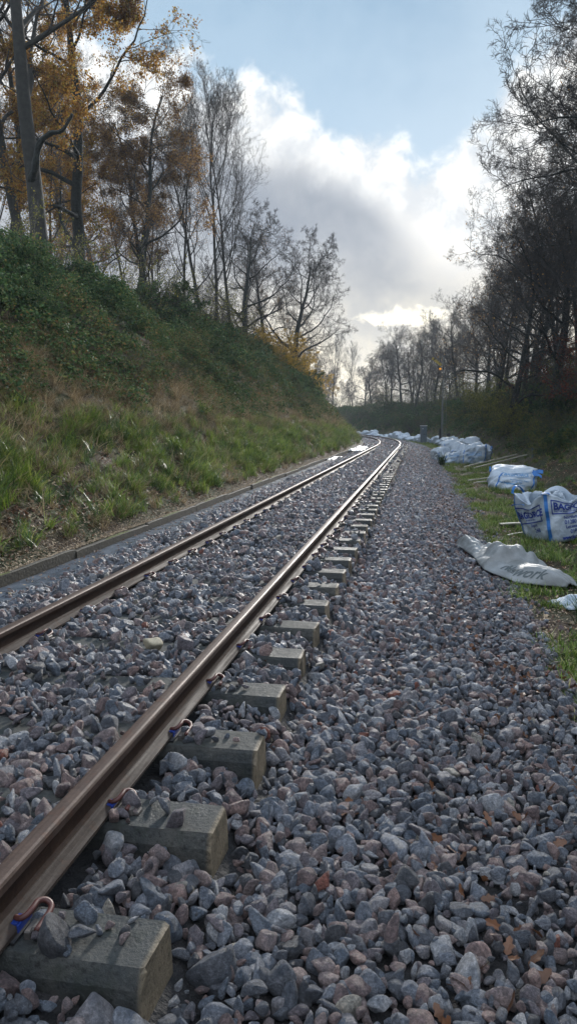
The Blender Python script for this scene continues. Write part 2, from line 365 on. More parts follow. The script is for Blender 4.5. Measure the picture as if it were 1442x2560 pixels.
# ------------------------------------------------------------------ scatter of prototypes by geometry nodes (stuff only)
def make_protos(name, meshes):
    c = bpy.data.collections.new(name + '_set')
    for i, me in enumerate(meshes):
        c.objects.link(bpy.data.objects.new('%s_%02d' % (name, i), me))
    return c
def scatter(name, coll, P, rot, scl, idx, label, cat):
    me = bpy.data.meshes.new(name); me.vertices.add(len(P)); me.vertices.foreach_set('co', np.asarray(P, np.float32).ravel())
    for nm, ty, d, key in (('rot', 'FLOAT_VECTOR', rot, 'vector'), ('scl', 'FLOAT_VECTOR', scl, 'vector'), ('pick', 'INT', idx, 'value')):
        a = me.attributes.new(nm, ty, 'POINT'); a.data.foreach_set(key, np.asarray(d, np.float32 if ty != 'INT' else np.int32).ravel())
    me.update()
    o = ob(name, me); tag(o, label, cat, kind='stuff')
    ng = bpy.data.node_groups.new(name + '_nodes', 'GeometryNodeTree')
    ng.interface.new_socket('Geometry', in_out='INPUT', socket_type='NodeSocketGeometry'); ng.interface.new_socket('Geometry', in_out='OUTPUT', socket_type='NodeSocketGeometry')
    N, L = ng.nodes, ng.links
    gi = N.new('NodeGroupInput'); go = N.new('NodeGroupOutput')
    ci = N.new('GeometryNodeCollectionInfo'); ci.inputs['Collection'].default_value = coll
    ci.inputs['Separate Children'].default_value = True; ci.inputs['Reset Children'].default_value = True
    ip = N.new('GeometryNodeInstanceOnPoints'); ip.inputs['Pick Instance'].default_value = True
    def na(nm, ty):
        a = N.new('GeometryNodeInputNamedAttribute'); a.data_type = ty; a.inputs['Name'].default_value = nm
        return a.outputs[0]
    m2p = N.new('GeometryNodeMeshToPoints')
    L.new(gi.outputs[0], m2p.inputs[0]); L.new(m2p.outputs[0], ip.inputs['Points']); L.new(ci.outputs[0], ip.inputs['Instance'])
    L.new(na('pick', 'INT'), ip.inputs['Instance Index'])
    er = N.new('FunctionNodeEulerToRotation'); L.new(na('rot', 'FLOAT_VECTOR'), er.inputs[0]); L.new(er.outputs[0], ip.inputs['Rotation'])
    L.new(na('scl', 'FLOAT_VECTOR'), ip.inputs['Scale']); L.new(ip.outputs[0], go.inputs[0])
    md = o.modifiers.new('scatter', 'NODES'); md.node_group = ng
    return o

def rock_mesh(seed, sub=4, k=13, soft=14, flat=(1, .8, .62), mat=None):
    r = rs(seed)
    bm = bmesh.new(); bmesh.ops.create_icosphere(bm, subdivisions=sub, radius=1)
    bm.verts.ensure_lookup_table()
    D = np.array([v.co[:] for v in bm.verts]); D /= np.linalg.norm(D, axis=1, keepdims=True)
    Nn = r.randn(k, 3); Nn /= np.linalg.norm(Nn, axis=1, keepdims=True); h = r.uniform(.62, 1.0, k)
    q = np.clip(D @ Nn.T, 1e-3, None) / h
    rad = 1 / (np.sum(q ** soft, axis=1) ** (1 / soft) + .15)
    V = D * rad[:, None] * np.array(flat)[None] * (1 + .03 * r.randn(1, 3))
    V += .02 * np.stack([np.sin(V[:, 1] * 9 + seed), np.sin(V[:, 2] * 8 + seed), np.sin(V[:, 0] * 7)], 1)
    V /= np.abs(V).max()
    for v, p in zip(bm.verts, V): v.co = p
    me = bpy.data.meshes.new('stone'); bm.to_mesh(me); bm.free()
    me.polygons.foreach_set('use_smooth', [True] * len(me.polygons)); me.materials.append(mat or M['stone'])
    return me
rk = rs(5)
STONES = [rock_mesh(100 + i, flat=(1, rk.uniform(.68, .95), rk.uniform(.5, .8)), soft=rk.uniform(6, 12)) for i in range(18)]
stone_coll = make_protos('stone', STONES)

P_SL, S_FIRST, N_SL = .725, 1.965, 92
sleeper_s = S_FIRST + P_SL * np.arange(-1, N_SL)

def hexgrid(s0, s1, n0, n1, d, r, jit=.36):
    S, Nn = np.meshgrid(np.arange(s0, s1, d * .87), np.arange(n0, n1, d), indexing='ij')
    Nn = Nn + (np.arange(S.shape[0]) % 2)[:, None] * d * .5
    S = S + r.uniform(-jit, jit, S.shape) * d; Nn = Nn + r.uniform(-jit, jit, S.shape) * d
    return S.ravel(), Nn.ravel()

def ballast():
    r = rs(11); PP = []; SC = []
    for (a, b_, d, size, layers) in ((.7, 9., .049, .042, 2), (9., 22., .056, .040, 2), (22., 48., .075, .048, 1), (48., 175., .13, .080, 1)):
        for ly in range(layers):
            s, n = hexgrid(a, b_, -1.98, 3.12, d * (1 if ly == 0 else 1.5), r)
            z = ballast_h(s, n)
            sz = size * (.45 + .98 * r.rand(len(s)) ** 1.5) * np.where(r.rand(len(s)) < .07, 1.4, 1)
            # neaten: smaller stones towards the right margin
            sz *= np.where(n > 2.2, .85, 1.)
            k = np.round((s - S_FIRST) / P_SL); ds = np.abs(s - (S_FIRST + k * P_SL))
            on = (ds < .135) & (np.abs(n) < 1.27) & (s < S_FIRST + P_SL * N_SL)
            nz = fbm(s * 3.1, n * 3.1, 55)
            cover = np.where(np.abs(n) < .66, .46 + .5 * sstep(4, 13, s) + (nz - .5) * 1.7,
                     np.where(n < -.8, .72 + (nz - .5), .10 + (nz - .5) * .55 + .10 * sstep(8, 16, s)))
            # heaps of stones against the rail foot and clips
            cover = np.where((n > .80) & (n < .97), .8, cover)
            keep = np.ones(len(s), bool)
            keep &= ~(on & (r.rand(len(s)) > cover * (.75 if ly == 0 else .4)))
            edge_ = (n > .84) & (((ds > .085) & (ds < .165) & (n < 1.30)) | ((n > 1.19) & (n < 1.285) & (ds < .165)))
            keep &= ~(edge_ & ((sz > .026) | (r.rand(len(s)) < .3)) & (s < 30) & (s < S_FIRST + P_SL * N_SL))
            rail = (np.abs(np.abs(n) - .7525) < .085)
            # the rail foot rests here: outside of the right rail stays clear, elsewhere stones bank against the web
            keep &= ~(rail & ((n > .66) | (np.abs(np.abs(n) - .7525) < .045)))
            footr = (n > .80) & (n < .87); keep &= ~(footr & ~on & (r.rand(len(s)) < .5))
            keep &= ~((n < -1.80 + .34 * (fbm(s * 1.4, s * 0 + 3, 88) - .5) + .12 * (fbm(s * 7, n * 7, 89) - .5)) & (s < 60) & (r.rand(len(s)) < .96))
            zz = np.where(on, np.maximum(z, .0) + sz * .42, z + (ly * .018) - .006 + r.uniform(-.012, .012, len(s)))
            # next to a sleeper end face, leave a slight hollow
            hol = (~on) & (n > 1.24) & (n < 1.34) & (ds < .15); zz = np.where(hol, zz - .03, zz)
            if ly == 1: keep &= r.rand(len(s)) < .74
            x, y = W(s, n)
            PP.append(np.stack([x, y, zz], 1)[keep]); SC.append(sz[keep])
    # stones that spilled on to the grass margin and the sheet on the left
    s = r.uniform(1, 40, 900); n = 3.05 + np.abs(r.randn(900)) * .16; x, y = W(s, n)
    PP.append(np.stack([x, y, bank_h(s, np.maximum(n, 3.02)) + .015], 1)); SC.append(r.uniform(.022, .04, 900))
    s = r.uniform(5, 60, 420); n = -1.86 - np.abs(r.randn(420)) * .055; x, y = W(s, n)
    PP.append(np.stack([x, y, np.full(420, -.085)], 1)); SC.append(r.uniform(.02, .034, 420))
    P = np.concatenate(PP); S = np.concatenate(SC)
    print('stones', len(P))
    scatter('ballast_gravel', stone_coll, P, r.uniform(0, 2 * PI, (len(P), 3)) * np.array([1, .25, 1]), S[:, None] * np.ones((1, 3)) * r.uniform(.85, 1.15, (len(P), 3)), r.randint(0, len(STONES), len(P)),
            'grey blue and pink granite track ballast', 'gravel')
ballast()

# ------------------------------------------------------------------ rails
def sweep(name, prof, n0, S, mat, parent, closed=True):
    """prof: list of (dn, z) going round"""
    pr = np.array(prof); k = len(pr)
    ss = np.repeat(S[:, None], k, 1); nn = n0 + np.repeat(pr[None, :, 0], len(S), 0)
    x, y = W(ss, nn); z = np.repeat(pr[None, :, 1], len(S), 0)
    V = np.stack([x, y, z], -1).reshape(-1, 3)
    i, j = np.meshgrid(np.arange(len(S) - 1), np.arange(k), indexing='ij'); q = i * k; j2 = (j + 1) % k
    F = np.stack([q + j, q + k + j, q + k + j2, q + j2], -1).reshape(-1, 4)
    me = mesh_np(name, V, [F, np.array([list(range(k))]), np.array([list(range((len(S) - 1) * k, len(S) * k))[::-1]])], False, [mat])
    return ob(name, me, parent)
Srail = np.concatenate([np.arange(-3, 48, 1.5), np.arange(48, 190, 1.5)])
RT = .18
for n0, lab in ((-.7525, 'left running rail with dull brown web, beside the grey plastic sheet and grass bank'),
                (.7525, 'right running rail with brown head, held by red clips on the exposed sleeper ends')):
    t = empty('running_rail', (0, 0, 0), 0, lab, 'rail', 'the two rails of the railway track')
    hd = [(-.0345, RT - .038), (-.035, RT - .012), (-.030, RT - .004), (-.020, RT - .001), (0, RT), (.020, RT - .001), (.030, RT - .004), (.035, RT - .012), (.0345, RT - .038), (.012, RT - .048), (-.012, RT - .048)]
    sweep('rail_head', hd, n0, Srail, M['rail_top'], t)
    wb = [(-.0118, RT - .047), (.0118, RT - .047), (.009, RT - .075), (.009, RT - .120), (.020, RT - .136), (-.020, RT - .136), (-.009, RT - .120), (-.009, RT - .075)]
    sweep('rail_web', wb, n0, Srail, M['rail_side'], t)
    ft = [(-.070, .013), (-.070, .026), (-.023, .044), (.023, .044), (.070, .026), (.070, .013)]
    sweep('rail_foot', ft, n0, Srail, M['rail_foot'], t)

# ------------------------------------------------------------------ sleepers
ONES = ['', 'first', 'second', 'third', 'fourth', 'fifth', 'sixth', 'seventh', 'eighth', 'ninth', 'tenth', 'eleventh', 'twelfth', 'thirteenth', 'fourteenth', 'fifteenth', 'sixteenth', 'seventeenth', 'eighteenth', 'nineteenth']
TENS = ['', '', 'twenty', 'thirty', 'forty', 'fifty', 'sixty', 'seventy', 'eighty', 'ninety']
def ordinal(k):
    if k < 20: return ONES[k]
    if k % 10 == 0: return TENS[k // 10][:-1] + 'ieth'
    return TENS[k // 10] + '-' + ONES[k % 10]

def sleeper_mesh(seed):
    r = rs(seed); V = []; xs = np.concatenate([[-1.25, -1.235], np.linspace(-1.1, 1.1, 24), [1.235, 1.25]])
    wt, wb, H = .104, .142, .26
    for x in xs:
        e = .012 if abs(x) > 1.24 else 0
        dip = -.012 * math.exp(-(abs(x) / .35) ** 4)
        prof = [(-wb + e, -H), (-(wt + .024), -.055 - e), (-(wt + .008) + e, -.014), (-wt + e, 0 + dip - e * .4), (wt - e, 0 + dip - e * .4), (wt + .008 - e, -.014), (wt + .024, -.055 - e), (wb - e, -H)]
        for (y, z) in prof: V.append((x + (r.uniform(-.009, .006) if e else 0), y + r.uniform(-.0015, .0015), z + r.uniform(-.001, .001)))
    k = 8; n = len(xs)
    F = [(i * k + j, i * k + (j + 1) % k, (i + 1) * k + (j + 1) % k, (i + 1) * k + j) for i in range(n - 1) for j in range(k)]
    me = bpy.data.meshes.new('sleeper_body'); me.from_pydata(V, [], F + [tuple(range(k))[::-1], tuple(range((n - 1) * k, n * k))]); me.update()
    me.materials.append(M['concrete'])
    return me
def clip_pts():
    # spring clip seen from above as a hooked loop: centre leg in the housing, heel on the rail foot
    return [(.0, -.055, .030), (.0, -.01, .032), (-.002, .035, .034), (-.012, .058, .040), (-.032, .060, .050), (-.046, .040, .056), (-.046, .008, .055), (-.052, -.018, .050), (-.070, -.028, .043), (-.088, -.020, .038)]
def smooth_path(p, k=4):
    p = np.array(p, float); n = len(p); out = []
    for i in range(n - 1):
        p0, p1, p2, p3 = p[max(i - 1, 0)], p[i], p[i + 1], p[min(i + 2, n - 1)]
        for t in np.arange(k) / k:
            out.append(.5 * ((2 * p1) + (-p0 + p2) * t + (2 * p0 - 5 * p1 + 4 * p2 - p3) * t * t + (-p0 + 3 * p1 - 3 * p2 + p3) * t ** 3))
    out.append(p[-1]); return np.array(out)

def clip_mesh(sx):
    cp = smooth_path(clip_pts()); cp[:, 0] *= sx; mb = MB(); mb.tube(cp, .0098, 8)
    me = bpy.data.meshes.new('rail_clip'); me.from_pydata(mb.v, [], mb.f); me.materials.append(M['clip']); me.update()
    me.polygons.foreach_set('use_smooth', [True] * len(me.polygons)); return me
def mbmesh(name, mb, mat):
    me = bpy.data.meshes.new(name); me.from_pydata(mb.v, [], mb.f); me.materials.append(mat); me.update(); return me
CL = {}
for sx in (1, -1):
    ins = MB(); ins.box((-.080 * sx, -.022, .0335), (.022, .050, .009), 0, .002); ins.box((-.064 * sx, -.012, .020), (.007, .085, .036), 0, .002)
    sh = MB(); sh.box((.0, -.02, .016), (.048, .062, .034), 0, .006); sh.box((-.030 * sx, -.012, .012), (.022, .10, .030), 0, .004)
    sh.box((.03 * sx, -.02, .008), (.03, .05, .018), 0, .005)
    CL[sx] = (clip_mesh(sx), mbmesh('insulator', ins, M['blue_nylon']), mbmesh('clip_housing', sh, M['iron']))
SLM = [sleeper_mesh(i) for i in range(5)]
pad = MB(); pad.box((0, 0, .007), (.15, .17, .011), 0, .002); padm = mbmesh('rail_pad', pad, M['black'])
r = rs(3)
FIRST_LABELS = {1: 'nearest concrete sleeper, its chipped end large in the bottom corner',
                2: 'second nearest concrete sleeper, pale worn top with one pointed grey stone standing on it',
                3: 'third nearest concrete sleeper, a small heap of stones on its top beside the red clip'}
for i, s in enumerate(sleeper_s):
    k = i  # k=1 is the first in view
    x, y = W(s, 0)
    dens = ordinal(k) if k > 0 else None
    lab = FIRST_LABELS.get(k) or ('concrete sleeper, the %s along the right rail counted from the camera' % dens if k else 'concrete sleeper just below the frame, in front of the nearest one in view')
    if k == 0: continue
    t = empty('railway_sleeper', (float(x), float(y), 0), head(s), lab, 'railway sleeper', 'concrete sleepers under the track')
    o = ob('sleeper_body', SLM[i % 5], t)
    t.rotation_euler[2] += r.uniform(-.008, .008); t.location.x += r.uniform(-.014, .014)
    if k <= 26:
        for rn in (-.7525, .7525):
            p = ob('rail_pad', padm, t); p.location = (rn, 0, 0)
            for sx in (1, -1):
                a, b_, c_ = CL[sx]
                loc = (rn + sx * .128, 0.01, 0)
                for me_, nm in ((c_, 'clip_housing'), (a, 'rail_clip'), (b_, 'insulator')):
                    q = ob(nm, me_, t); q.location = loc

# single stones one can pick out: lying on the sleeper tops and on the sheet
def single_stone(s, n, z, sz, rot, mi, label, mat=None, flat=1):
    x, y = W(s, n)
    me = STONES[mi] if mat is None else rock_mesh(900 + mi, mat=mat)
    o = ob('loose_stone', me); o.location = (float(x), float(y), z); o.scale = (sz, sz, sz * flat); o.rotation_euler = rot
    return tag(o, label, 'stone', 'loose stones lying on the sleepers')
s1, s2, s3, s4 = sleeper_s[1], sleeper_s[2], sleeper_s[3], sleeper_s[4]
single_stone(s1 - .035, 1.015, .036, .060, (.2, .1, .3), 3, 'large smooth grey stone on the nearest sleeper right beside its red clip')
single_stone(s1 + .045, 1.085, .013, .018, (1.2, .4, .3), 5, 'tiny pinkish stone alone on the middle of the nearest sleeper top')
single_stone(s2 - .0, 1.03, .03, .042, (.3, 1.2, .6), 7, 'pointed grey stone standing alone on the second nearest sleeper top')
single_stone(s3 + .03, .99, .024, .040, (.1, .2, 1.), 2, 'larger of the two flat stones near the clip on the third sleeper top')
single_stone(s3 - .03, 1.03, .020, .032, (.5, .1, 2.), 9, 'flat dark stone behind the larger one on the third sleeper top')
single_stone(s3 - .02, 1.14, .014, .020, (.5, .1, .4), 11, 'small pebble near the outer end of the third sleeper top')
single_stone(s4 - .02, 1.02, .016, .034, (0, 0, .4), 12, 'flat blue grey stone in the middle of the fourth sleeper top', flat=.7)
single_stone(sleeper_s[8] + .0, 1.08, .025, .040, (.4, .7, .4), 1, 'upright pale stone on the eighth sleeper top')
single_stone(4.75, .22, .05, .075, (.2, .3, .6), 14, 'pale sandy yellow stone lying between the rails', M['pale_rock'])
single_stone(6.3, -1.97, -.055, .045, (.1, .0, .6), 6, 'square grey stone alone on the grey plastic sheet by the boards')
single_stone(4.5, 3.02, -.27, .075, (.1, .0, .9), 8, 'larger pale stone at the grassy margin of the ballast')

# ------------------------------------------------------------------ vegetation prototypes
def blade_tuft(seed, n, L, w, spread, droop, segs=4):
    r = rs(seed); a = r.uniform(0, 2 * PI, n); l = L * r.uniform(.5, 1.15, n); lean = r.uniform(.15, 1., n) * spread
    t = np.linspace(0, 1, segs + 1)
    out = l[:, None] * (lean[:, None] * t[None] + droop * r.uniform(.3, 1, n)[:, None] * t[None] ** 2.2)
    up = l[:, None] * (t[None] * (1.15 - .45 * lean[:, None]) - droop * r.uniform(.2, .8, n)[:, None] * t[None] ** 2.6 * .7)
    bx = r.randn(n) * .04; by = r.randn(n) * .04
    P = np.stack([bx[:, None] + np.cos(a)[:, None] * out, by[:, None] + np.sin(a)[:, None] * out, up], -1)
    side = np.stack([-np.sin(a), np.cos(a), np.zeros(n)], -1)[:, None]
    wd = (w * r.uniform(.6, 1.2, n))[:, None, None] * (1 - t ** 2.2 * .93)[None, :, None] * .5
    V = np.stack([P - side * wd, P + side * wd], 2).reshape(-1, 3)
    i, j = np.meshgrid(np.arange(n), np.arange(segs), indexing='ij'); q = (i * (segs + 1) + j) * 2
    F = np.stack([q, q + 1, q + 3, q + 2], -1).reshape(-1, 4)
    return V, F
def leafcloud(seed, n, rad, size, flat=.6, updir=.8, fold=.25, centre_drop=0):
    """n small pointed leaves in a dome; each leaf two quads folded on its rib"""
    r = rs(seed)
    c = r.randn(n, 3); c /= np.linalg.norm(c, axis=1, keepdims=True); c *= (r.rand(n, 1) ** .45) * rad; c[:, 2] = np.abs(c[:, 2]) * flat
    nr = c / (np.linalg.norm(c, axis=1, keepdims=True) + 1e-6) + r.randn(n, 3) * .55; nr[:, 2] += updir
    return leafquads(r, c, nr, size * r.uniform(.6, 1.3, n), fold)
def leafquads(r, c, nr, sz, fold=.25, asp=.75):
    n = len(c)
    nr = nr / (np.linalg.norm(nr, axis=1, keepdims=True) + 1e-9)
    d = r.randn(n, 3); d -= nr * np.sum(d * nr, 1, keepdims=True); d /= np.linalg.norm(d, axis=1, keepdims=True) + 1e-9
    e = np.cross(nr, d); s = sz[:, None]
    base = c - d * s * .5; tip = c + d * s * .5 - nr * s * .12
    l = c - e * s * .5 * asp + nr * s * fold * .5 - d * s * .08; rr = c + e * s * .5 * asp + nr * s * fold * .5 - d * s * .08
    V = np.stack([base, l, tip, rr], 1).reshape(-1, 3)
    q = np.arange(n) * 4
    return V, np.concatenate([np.stack([q, q + 2, q + 1], 1), np.stack([q, q + 3, q + 2], 1)])
def protos(name, lst, mat): return [mesh_np(name, V, F, False, [mat]) for V, F in lst]

ivy = protos('ivy', [leafcloud(i, 26, .26, .075, .55, .9) for i in range(6)], M['ivy'])
bram = protos('bramble', [leafcloud(20 + i, 18, .30, .055, .8, .5) for i in range(4)], M['bramble'])
gr = protos('grass', [blade_tuft(30 + i, 34, .27, .0085, .65, .6) for i in range(6)], M['grass'])
dkg = protos('sedge', [blade_tuft(40 + i, 34, .30, .008, .7, .75) for i in range(4)], M['dkgrass'])
dead = protos('dead_grass', [blade_tuft(50 + i, 30, .36, .008, .9, .8) for i in range(5)], M['dead'])
short = protos('short_grass', [blade_tuft(60 + i, 34, .085, .006, .8, .5, 2) for i in range(4)], M['grass'])

def oakleaf(seed):
    r = rs(seed); pts = []; n = 7
    for side in (1, -1):
        row = []
        for i in range(n):
            t = i / (n - 1); w = (.30 * math.sin(PI * min(1, t * .95 + .05)) + .03) * (1 if i % 2 else .55)
            row.append((t - .5, side * w, .10 * math.sin(t * 3 + seed) + .18 * abs(w) * r.uniform(.2, 1.4)))
        pts.append(row)
    V = pts[0] + pts[1] + [(i / (n - 1) - .5, 0, .10 * math.sin(i / (n - 1) * 3 + seed)) for i in range(n)]
    F = [(i, i + 1, 2 * n + i + 1, 2 * n + i) for i in range(n - 1)] + [(n + i + 1, n + i, 2 * n + i, 2 * n + i + 1) for i in range(n - 1)]
    return np.array(V), np.array(F)
oakl = protos('oak_leaf', [oakleaf(i) for i in range(6)], M['litter'])
chipl = protos('leaf_chip', [oakleaf(20 + i) for i in range(4)], M['chip'])

class Field:
    def __init__(s): s.P = []; s.R = []; s.S = []; s.I = []
    def add(s, S, Nn, z, tilt, scale, idx, r, rx=None):
        k = len(S)
        if k == 0: return
        x, y = W(S, Nn)
        s.P.append(np.stack([x, y, z], 1))
        rot = np.stack([r.uniform(-tilt, tilt, k), r.uniform(-tilt, tilt, k), r.uniform(0, 2 * PI, k)], 1)
        s.R.append(rot); s.S.append(np.repeat(scale[:, None], 3, 1) * r.uniform(.85, 1.15, (k, 3))); s.I.append(idx)
    def done(s, name, coll, label, cat):
        print(name, sum(len(p) for p in s.P))
        scatter(name, coll, np.concatenate(s.P), np.concatenate(s.R), np.concatenate(s.S), np.concatenate(s.I), label, cat)

bank_coll = make_protos('bankplant', ivy + bram + gr + dkg + dead + short)
I_IVY, I_BR, I_GR, I_DK, I_DD, I_SH = (0, 6), (6, 4), (10, 6), (16, 4), (20, 5), (25, 4)
def pick(r, k, rng): return rng[0] + r.randint(0, rng[1], k)

def left_bank():
    r = rs(61)
    ivyF, grF = Field(), Field()
    for (a, b_, dens, k) in ((1.5, 14, 62, 1.), (14, 30, 42, 1.15), (30, 60, 18, 1.6), (60, 150, 5.5, 2.6)):
        area = (b_ - a) * 11.5; m = int(area * dens)
        s = r.uniform(a, b_, m); d = r.uniform(2.0, 13.5, m)
        nz = fbm(s * .45, d * .6, 5); lim = 2.15 + (nz - .5) * 3.4
        keep = d > lim
        s, d = s[keep], d[keep]; n = -2.2 - d
        lump = (fbm(s * .7, d * .7, 15) - .42) * 2.6 + .3
        z = bank_h(s, n) + np.clip(lump, 0, 1.2) * sstep(2.3, 4.5, d) * 1.05 + r.uniform(-.05, .28, len(s))
        gap = fbm(s * 1.3, d * 1.3, 91) > .36
        s, n, z, d = s[gap], n[gap], z[gap], d[gap]
        brm = (fbm(s * .6, n * .6, 33) > .56) | (d < 3.8) & (r.rand(len(s)) < .5)
        idx = np.where(brm, pick(r, len(s), I_BR), pick(r, len(s), I_IVY))
        ivyF.add(s, n, z, .5, k * r.uniform(.65, 1.15, len(s)), idx, r)
        # grass band
        m = int((b_ - a) * 3.2 * dens * 2.9)
        s = r.uniform(a, b_, m); d = r.uniform(.15, 3.3, m)
        nz = fbm(s * .9, d * 1.4, 7); f = (.25 + .75 * sstep(.2, .7, d + (nz - .5) * 1.8)) * (1 - sstep(1.25, 2.15, d + (nz - .5) * 1.6))
        cl = fbm(s * 1.7, d * 1.9, 8)
        keep = r.rand(m) < f * (.16 + .84 * sstep(.44, .56, cl)) * .98
        s_, d_ = s[keep], d[keep]
        idx = np.where(r.rand(len(s_)) < .28, pick(r, len(s_), I_DK), pick(r, len(s_), I_GR))
        grF.add(s_, -2.2 - d_, bank_h(s_, -2.2 - d_), .4, 1.0 * k ** .7 * r.uniform(.5, 1.25, len(s_)), idx, r)
        # dead grass between grass and ivy, and thinly everywhere low down
        m = int((b_ - a) * 4.5 * dens * 1.2)
        s = r.uniform(a, b_, m); d = r.uniform(.1, 4.6, m); nz = fbm(s * .7, d * 1., 19)
        f = .30 + .7 * sstep(1.1, 1.9, d + (nz - .5) * 1.8) * (1 - sstep(3.2, 4.6, d + (nz - .5) * 2))
        keep = r.rand(m) < f * .75
        s_, d_ = s[keep], d[keep]
        grF.add(s_, -2.2 - d_, bank_h(s_, -2.2 - d_), .5, .9 * k ** .7 * r.uniform(.5, 1.15, len(s_)), pick(r, len(s_), I_DD), r)
    ivyF.done('ivy_undergrowth', bank_coll, 'dark glossy ivy and bramble covering the upper left bank', 'undergrowth')
    grF.done('bank_grass', bank_coll, 'bright green and withered brown grass along the foot of the left bank', 'grass')
left_bank()

def right_bank():
    r = rs(67); F1, F2 = Field(), Field()
    for (a, b_, dens, k) in ((4, 20, 26, 1.), (20, 45, 22, 1.2), (45, 90, 10, 1.7), (90, 210, 3.6, 2.8)):
        m = int((b_ - a) * 14 * dens); s = r.uniform(a, b_, m); e = r.uniform(0, 14, m); n = 6.0 + e - .5 * np.sin(s * .11)
        f = sstep(.6, 2.6, e + (fbm(s * .5, e * .5, 51) - .5) * 3.2)
        keep = (r.rand(m) < f) & (fbm(s * 1.1, e * 1.1, 52) > .34)
        s, e, n = s[keep], e[keep], n[keep]
        z = bank_h(s, n) + np.clip((fbm(s * .7, e * .7, 53) - .4) * 1.2 + .2, 0, 1) * sstep(1, 4, e) * .9 + r.uniform(-.05, .25, len(s))
        idx = np.where(fbm(s * .5, n * .5, 54) > .5, pick(r, len(s), I_BR), pick(r, len(s), I_IVY))
        F1.add(s, n, z, .5, k * r.uniform(.65, 1.15, len(s)), idx, r)
        # margin: moss and short grass, a few taller tufts, dead stuff
        m = int((b_ - a) * 3.6 * dens * 2.0); s = r.uniform(a, b_, m); n = r.uniform(2.95, 6.8, m)
        nz = fbm(s * 1.1, n * 1.6, 57)
        keep = (nz > .45 + .25 * sstep(5.0, 6.8, n)) & (r.rand(m) < sstep(2.95, 3.2, n + (nz - .5) * .5))
        s_, n_ = s[keep], n[keep]
        F2.add(s_, n_, bank_h(s_, np.maximum(n_, 3.02)), .2, 1.25 * k ** .6 * r.uniform(.6, 1.3, len(s_)), pick(r, len(s_), I_SH), r)
        m = int((b_ - a) * 5 * dens * .42); s = r.uniform(a, b_, m); n = r.uniform(3.6, 8.6, m)
        nz = fbm(s * .8, n * .8, 58); keep = nz > .5 - .05 * sstep(5, 7, n)
        s_, n_ = s[keep], n[keep]
        idx = np.where(r.rand(len(s_)) < .42, pick(r, len(s_), I_GR), np.where(r.rand(len(s_)) < .5, pick(r, len(s_), I_DK), pick(r, len(s_), I_DD)))
        F2.add(s_, n_, bank_h(s_, n_), .3, .62 * k ** .7 * r.uniform(.5, 1.15, len(s_)), idx, r)
    F1.done('bramble_undergrowth', bank_coll, 'dark ivy and bramble covering the right bank', 'undergrowth')
    F2.done('margin_grass', bank_coll, 'mossy short grass between the ballast and the right bank', 'grass')
right_bank()

def litter():
    r = rs(71)
    coll = make_protos('fallenleaf', oakl + chipl)
    P, Rr, S, I = [], [], [], []
    def put(s, n, z, size, rng, tilt=.6):
        x, y = W(s, n); k = len(s)
        P.append(np.stack([x, y, z], 1)); Rr.append(np.stack([r.uniform(-tilt, tilt, k), r.uniform(-tilt, tilt, k), r.uniform(0, 6.28, k)], 1))
        S.append(np.repeat((size * r.uniform(.6, 1.25, k))[:, None], 3, 1)); I.append(pick(r, k, rng))
    # on the ballast, thicker to the right
    m = 5200; s = 1.2 + 22 * r.rand(m) ** 1.4; n = r.uniform(1.35, 3.2, m); cl = fbm(s * 1.3, n * 1.8, 81)
    keep = r.rand(m) < (.09 + .62 * sstep(1.8, 3., n)) * np.where(cl > .56, 1.9, .12)
    s, n = s[keep], n[keep]; put(s, n, ballast_h(s, n) + .014, .064, (0, 6), 1.1)
    m = 70; s = r.uniform(2, 14, m); n = r.uniform(-1.7, 1.2, m); put(s, n, ballast_h(s, n) + .01, .05, (0, 6), .8)
    # cess and right bank foot
    m = 9000; s = r.uniform(3, 30, m); n = r.uniform(3.05, 9, m); put(s, n, bank_h(s, np.maximum(n, 3.02)) + .012, .06, (0, 10), .6)
    m = 4500; s = r.uniform(3, 16, m); n = 3.1 + np.abs(r.randn(m)) * .7; put(s, n, bank_h(s, np.maximum(n, 3.02)) + .014, .03, (6, 4), .6)
    # left bank foot and behind the boards
    m = 17000; s = 3 + 40 * r.rand(m) ** 1.5; n = -2.26 - np.abs(r.randn(m)) * .8; put(s, n, bank_h(s, n) + .02, .055, (0, 10), .8)
    m = 15000; s = 4 + 40 * r.rand(m) ** 1.4; n = -2.12 - np.abs(r.randn(m)) * .11; put(s, n, bank_h(s, np.minimum(n, -2.2)) + .05, .03, (6, 4), .5)
    m = 900; s = 4 + 34 * r.rand(m); n = r.uniform(-2.04, -1.75, m); put(s, n, np.full(m, -.045), .04, (0, 10), .4)
    scatter('fallen_leaves', coll, np.concatenate(P), np.concatenate(Rr), np.concatenate(S), np.concatenate(I), 'orange and tan fallen oak leaves', 'leaf litter')
litter()

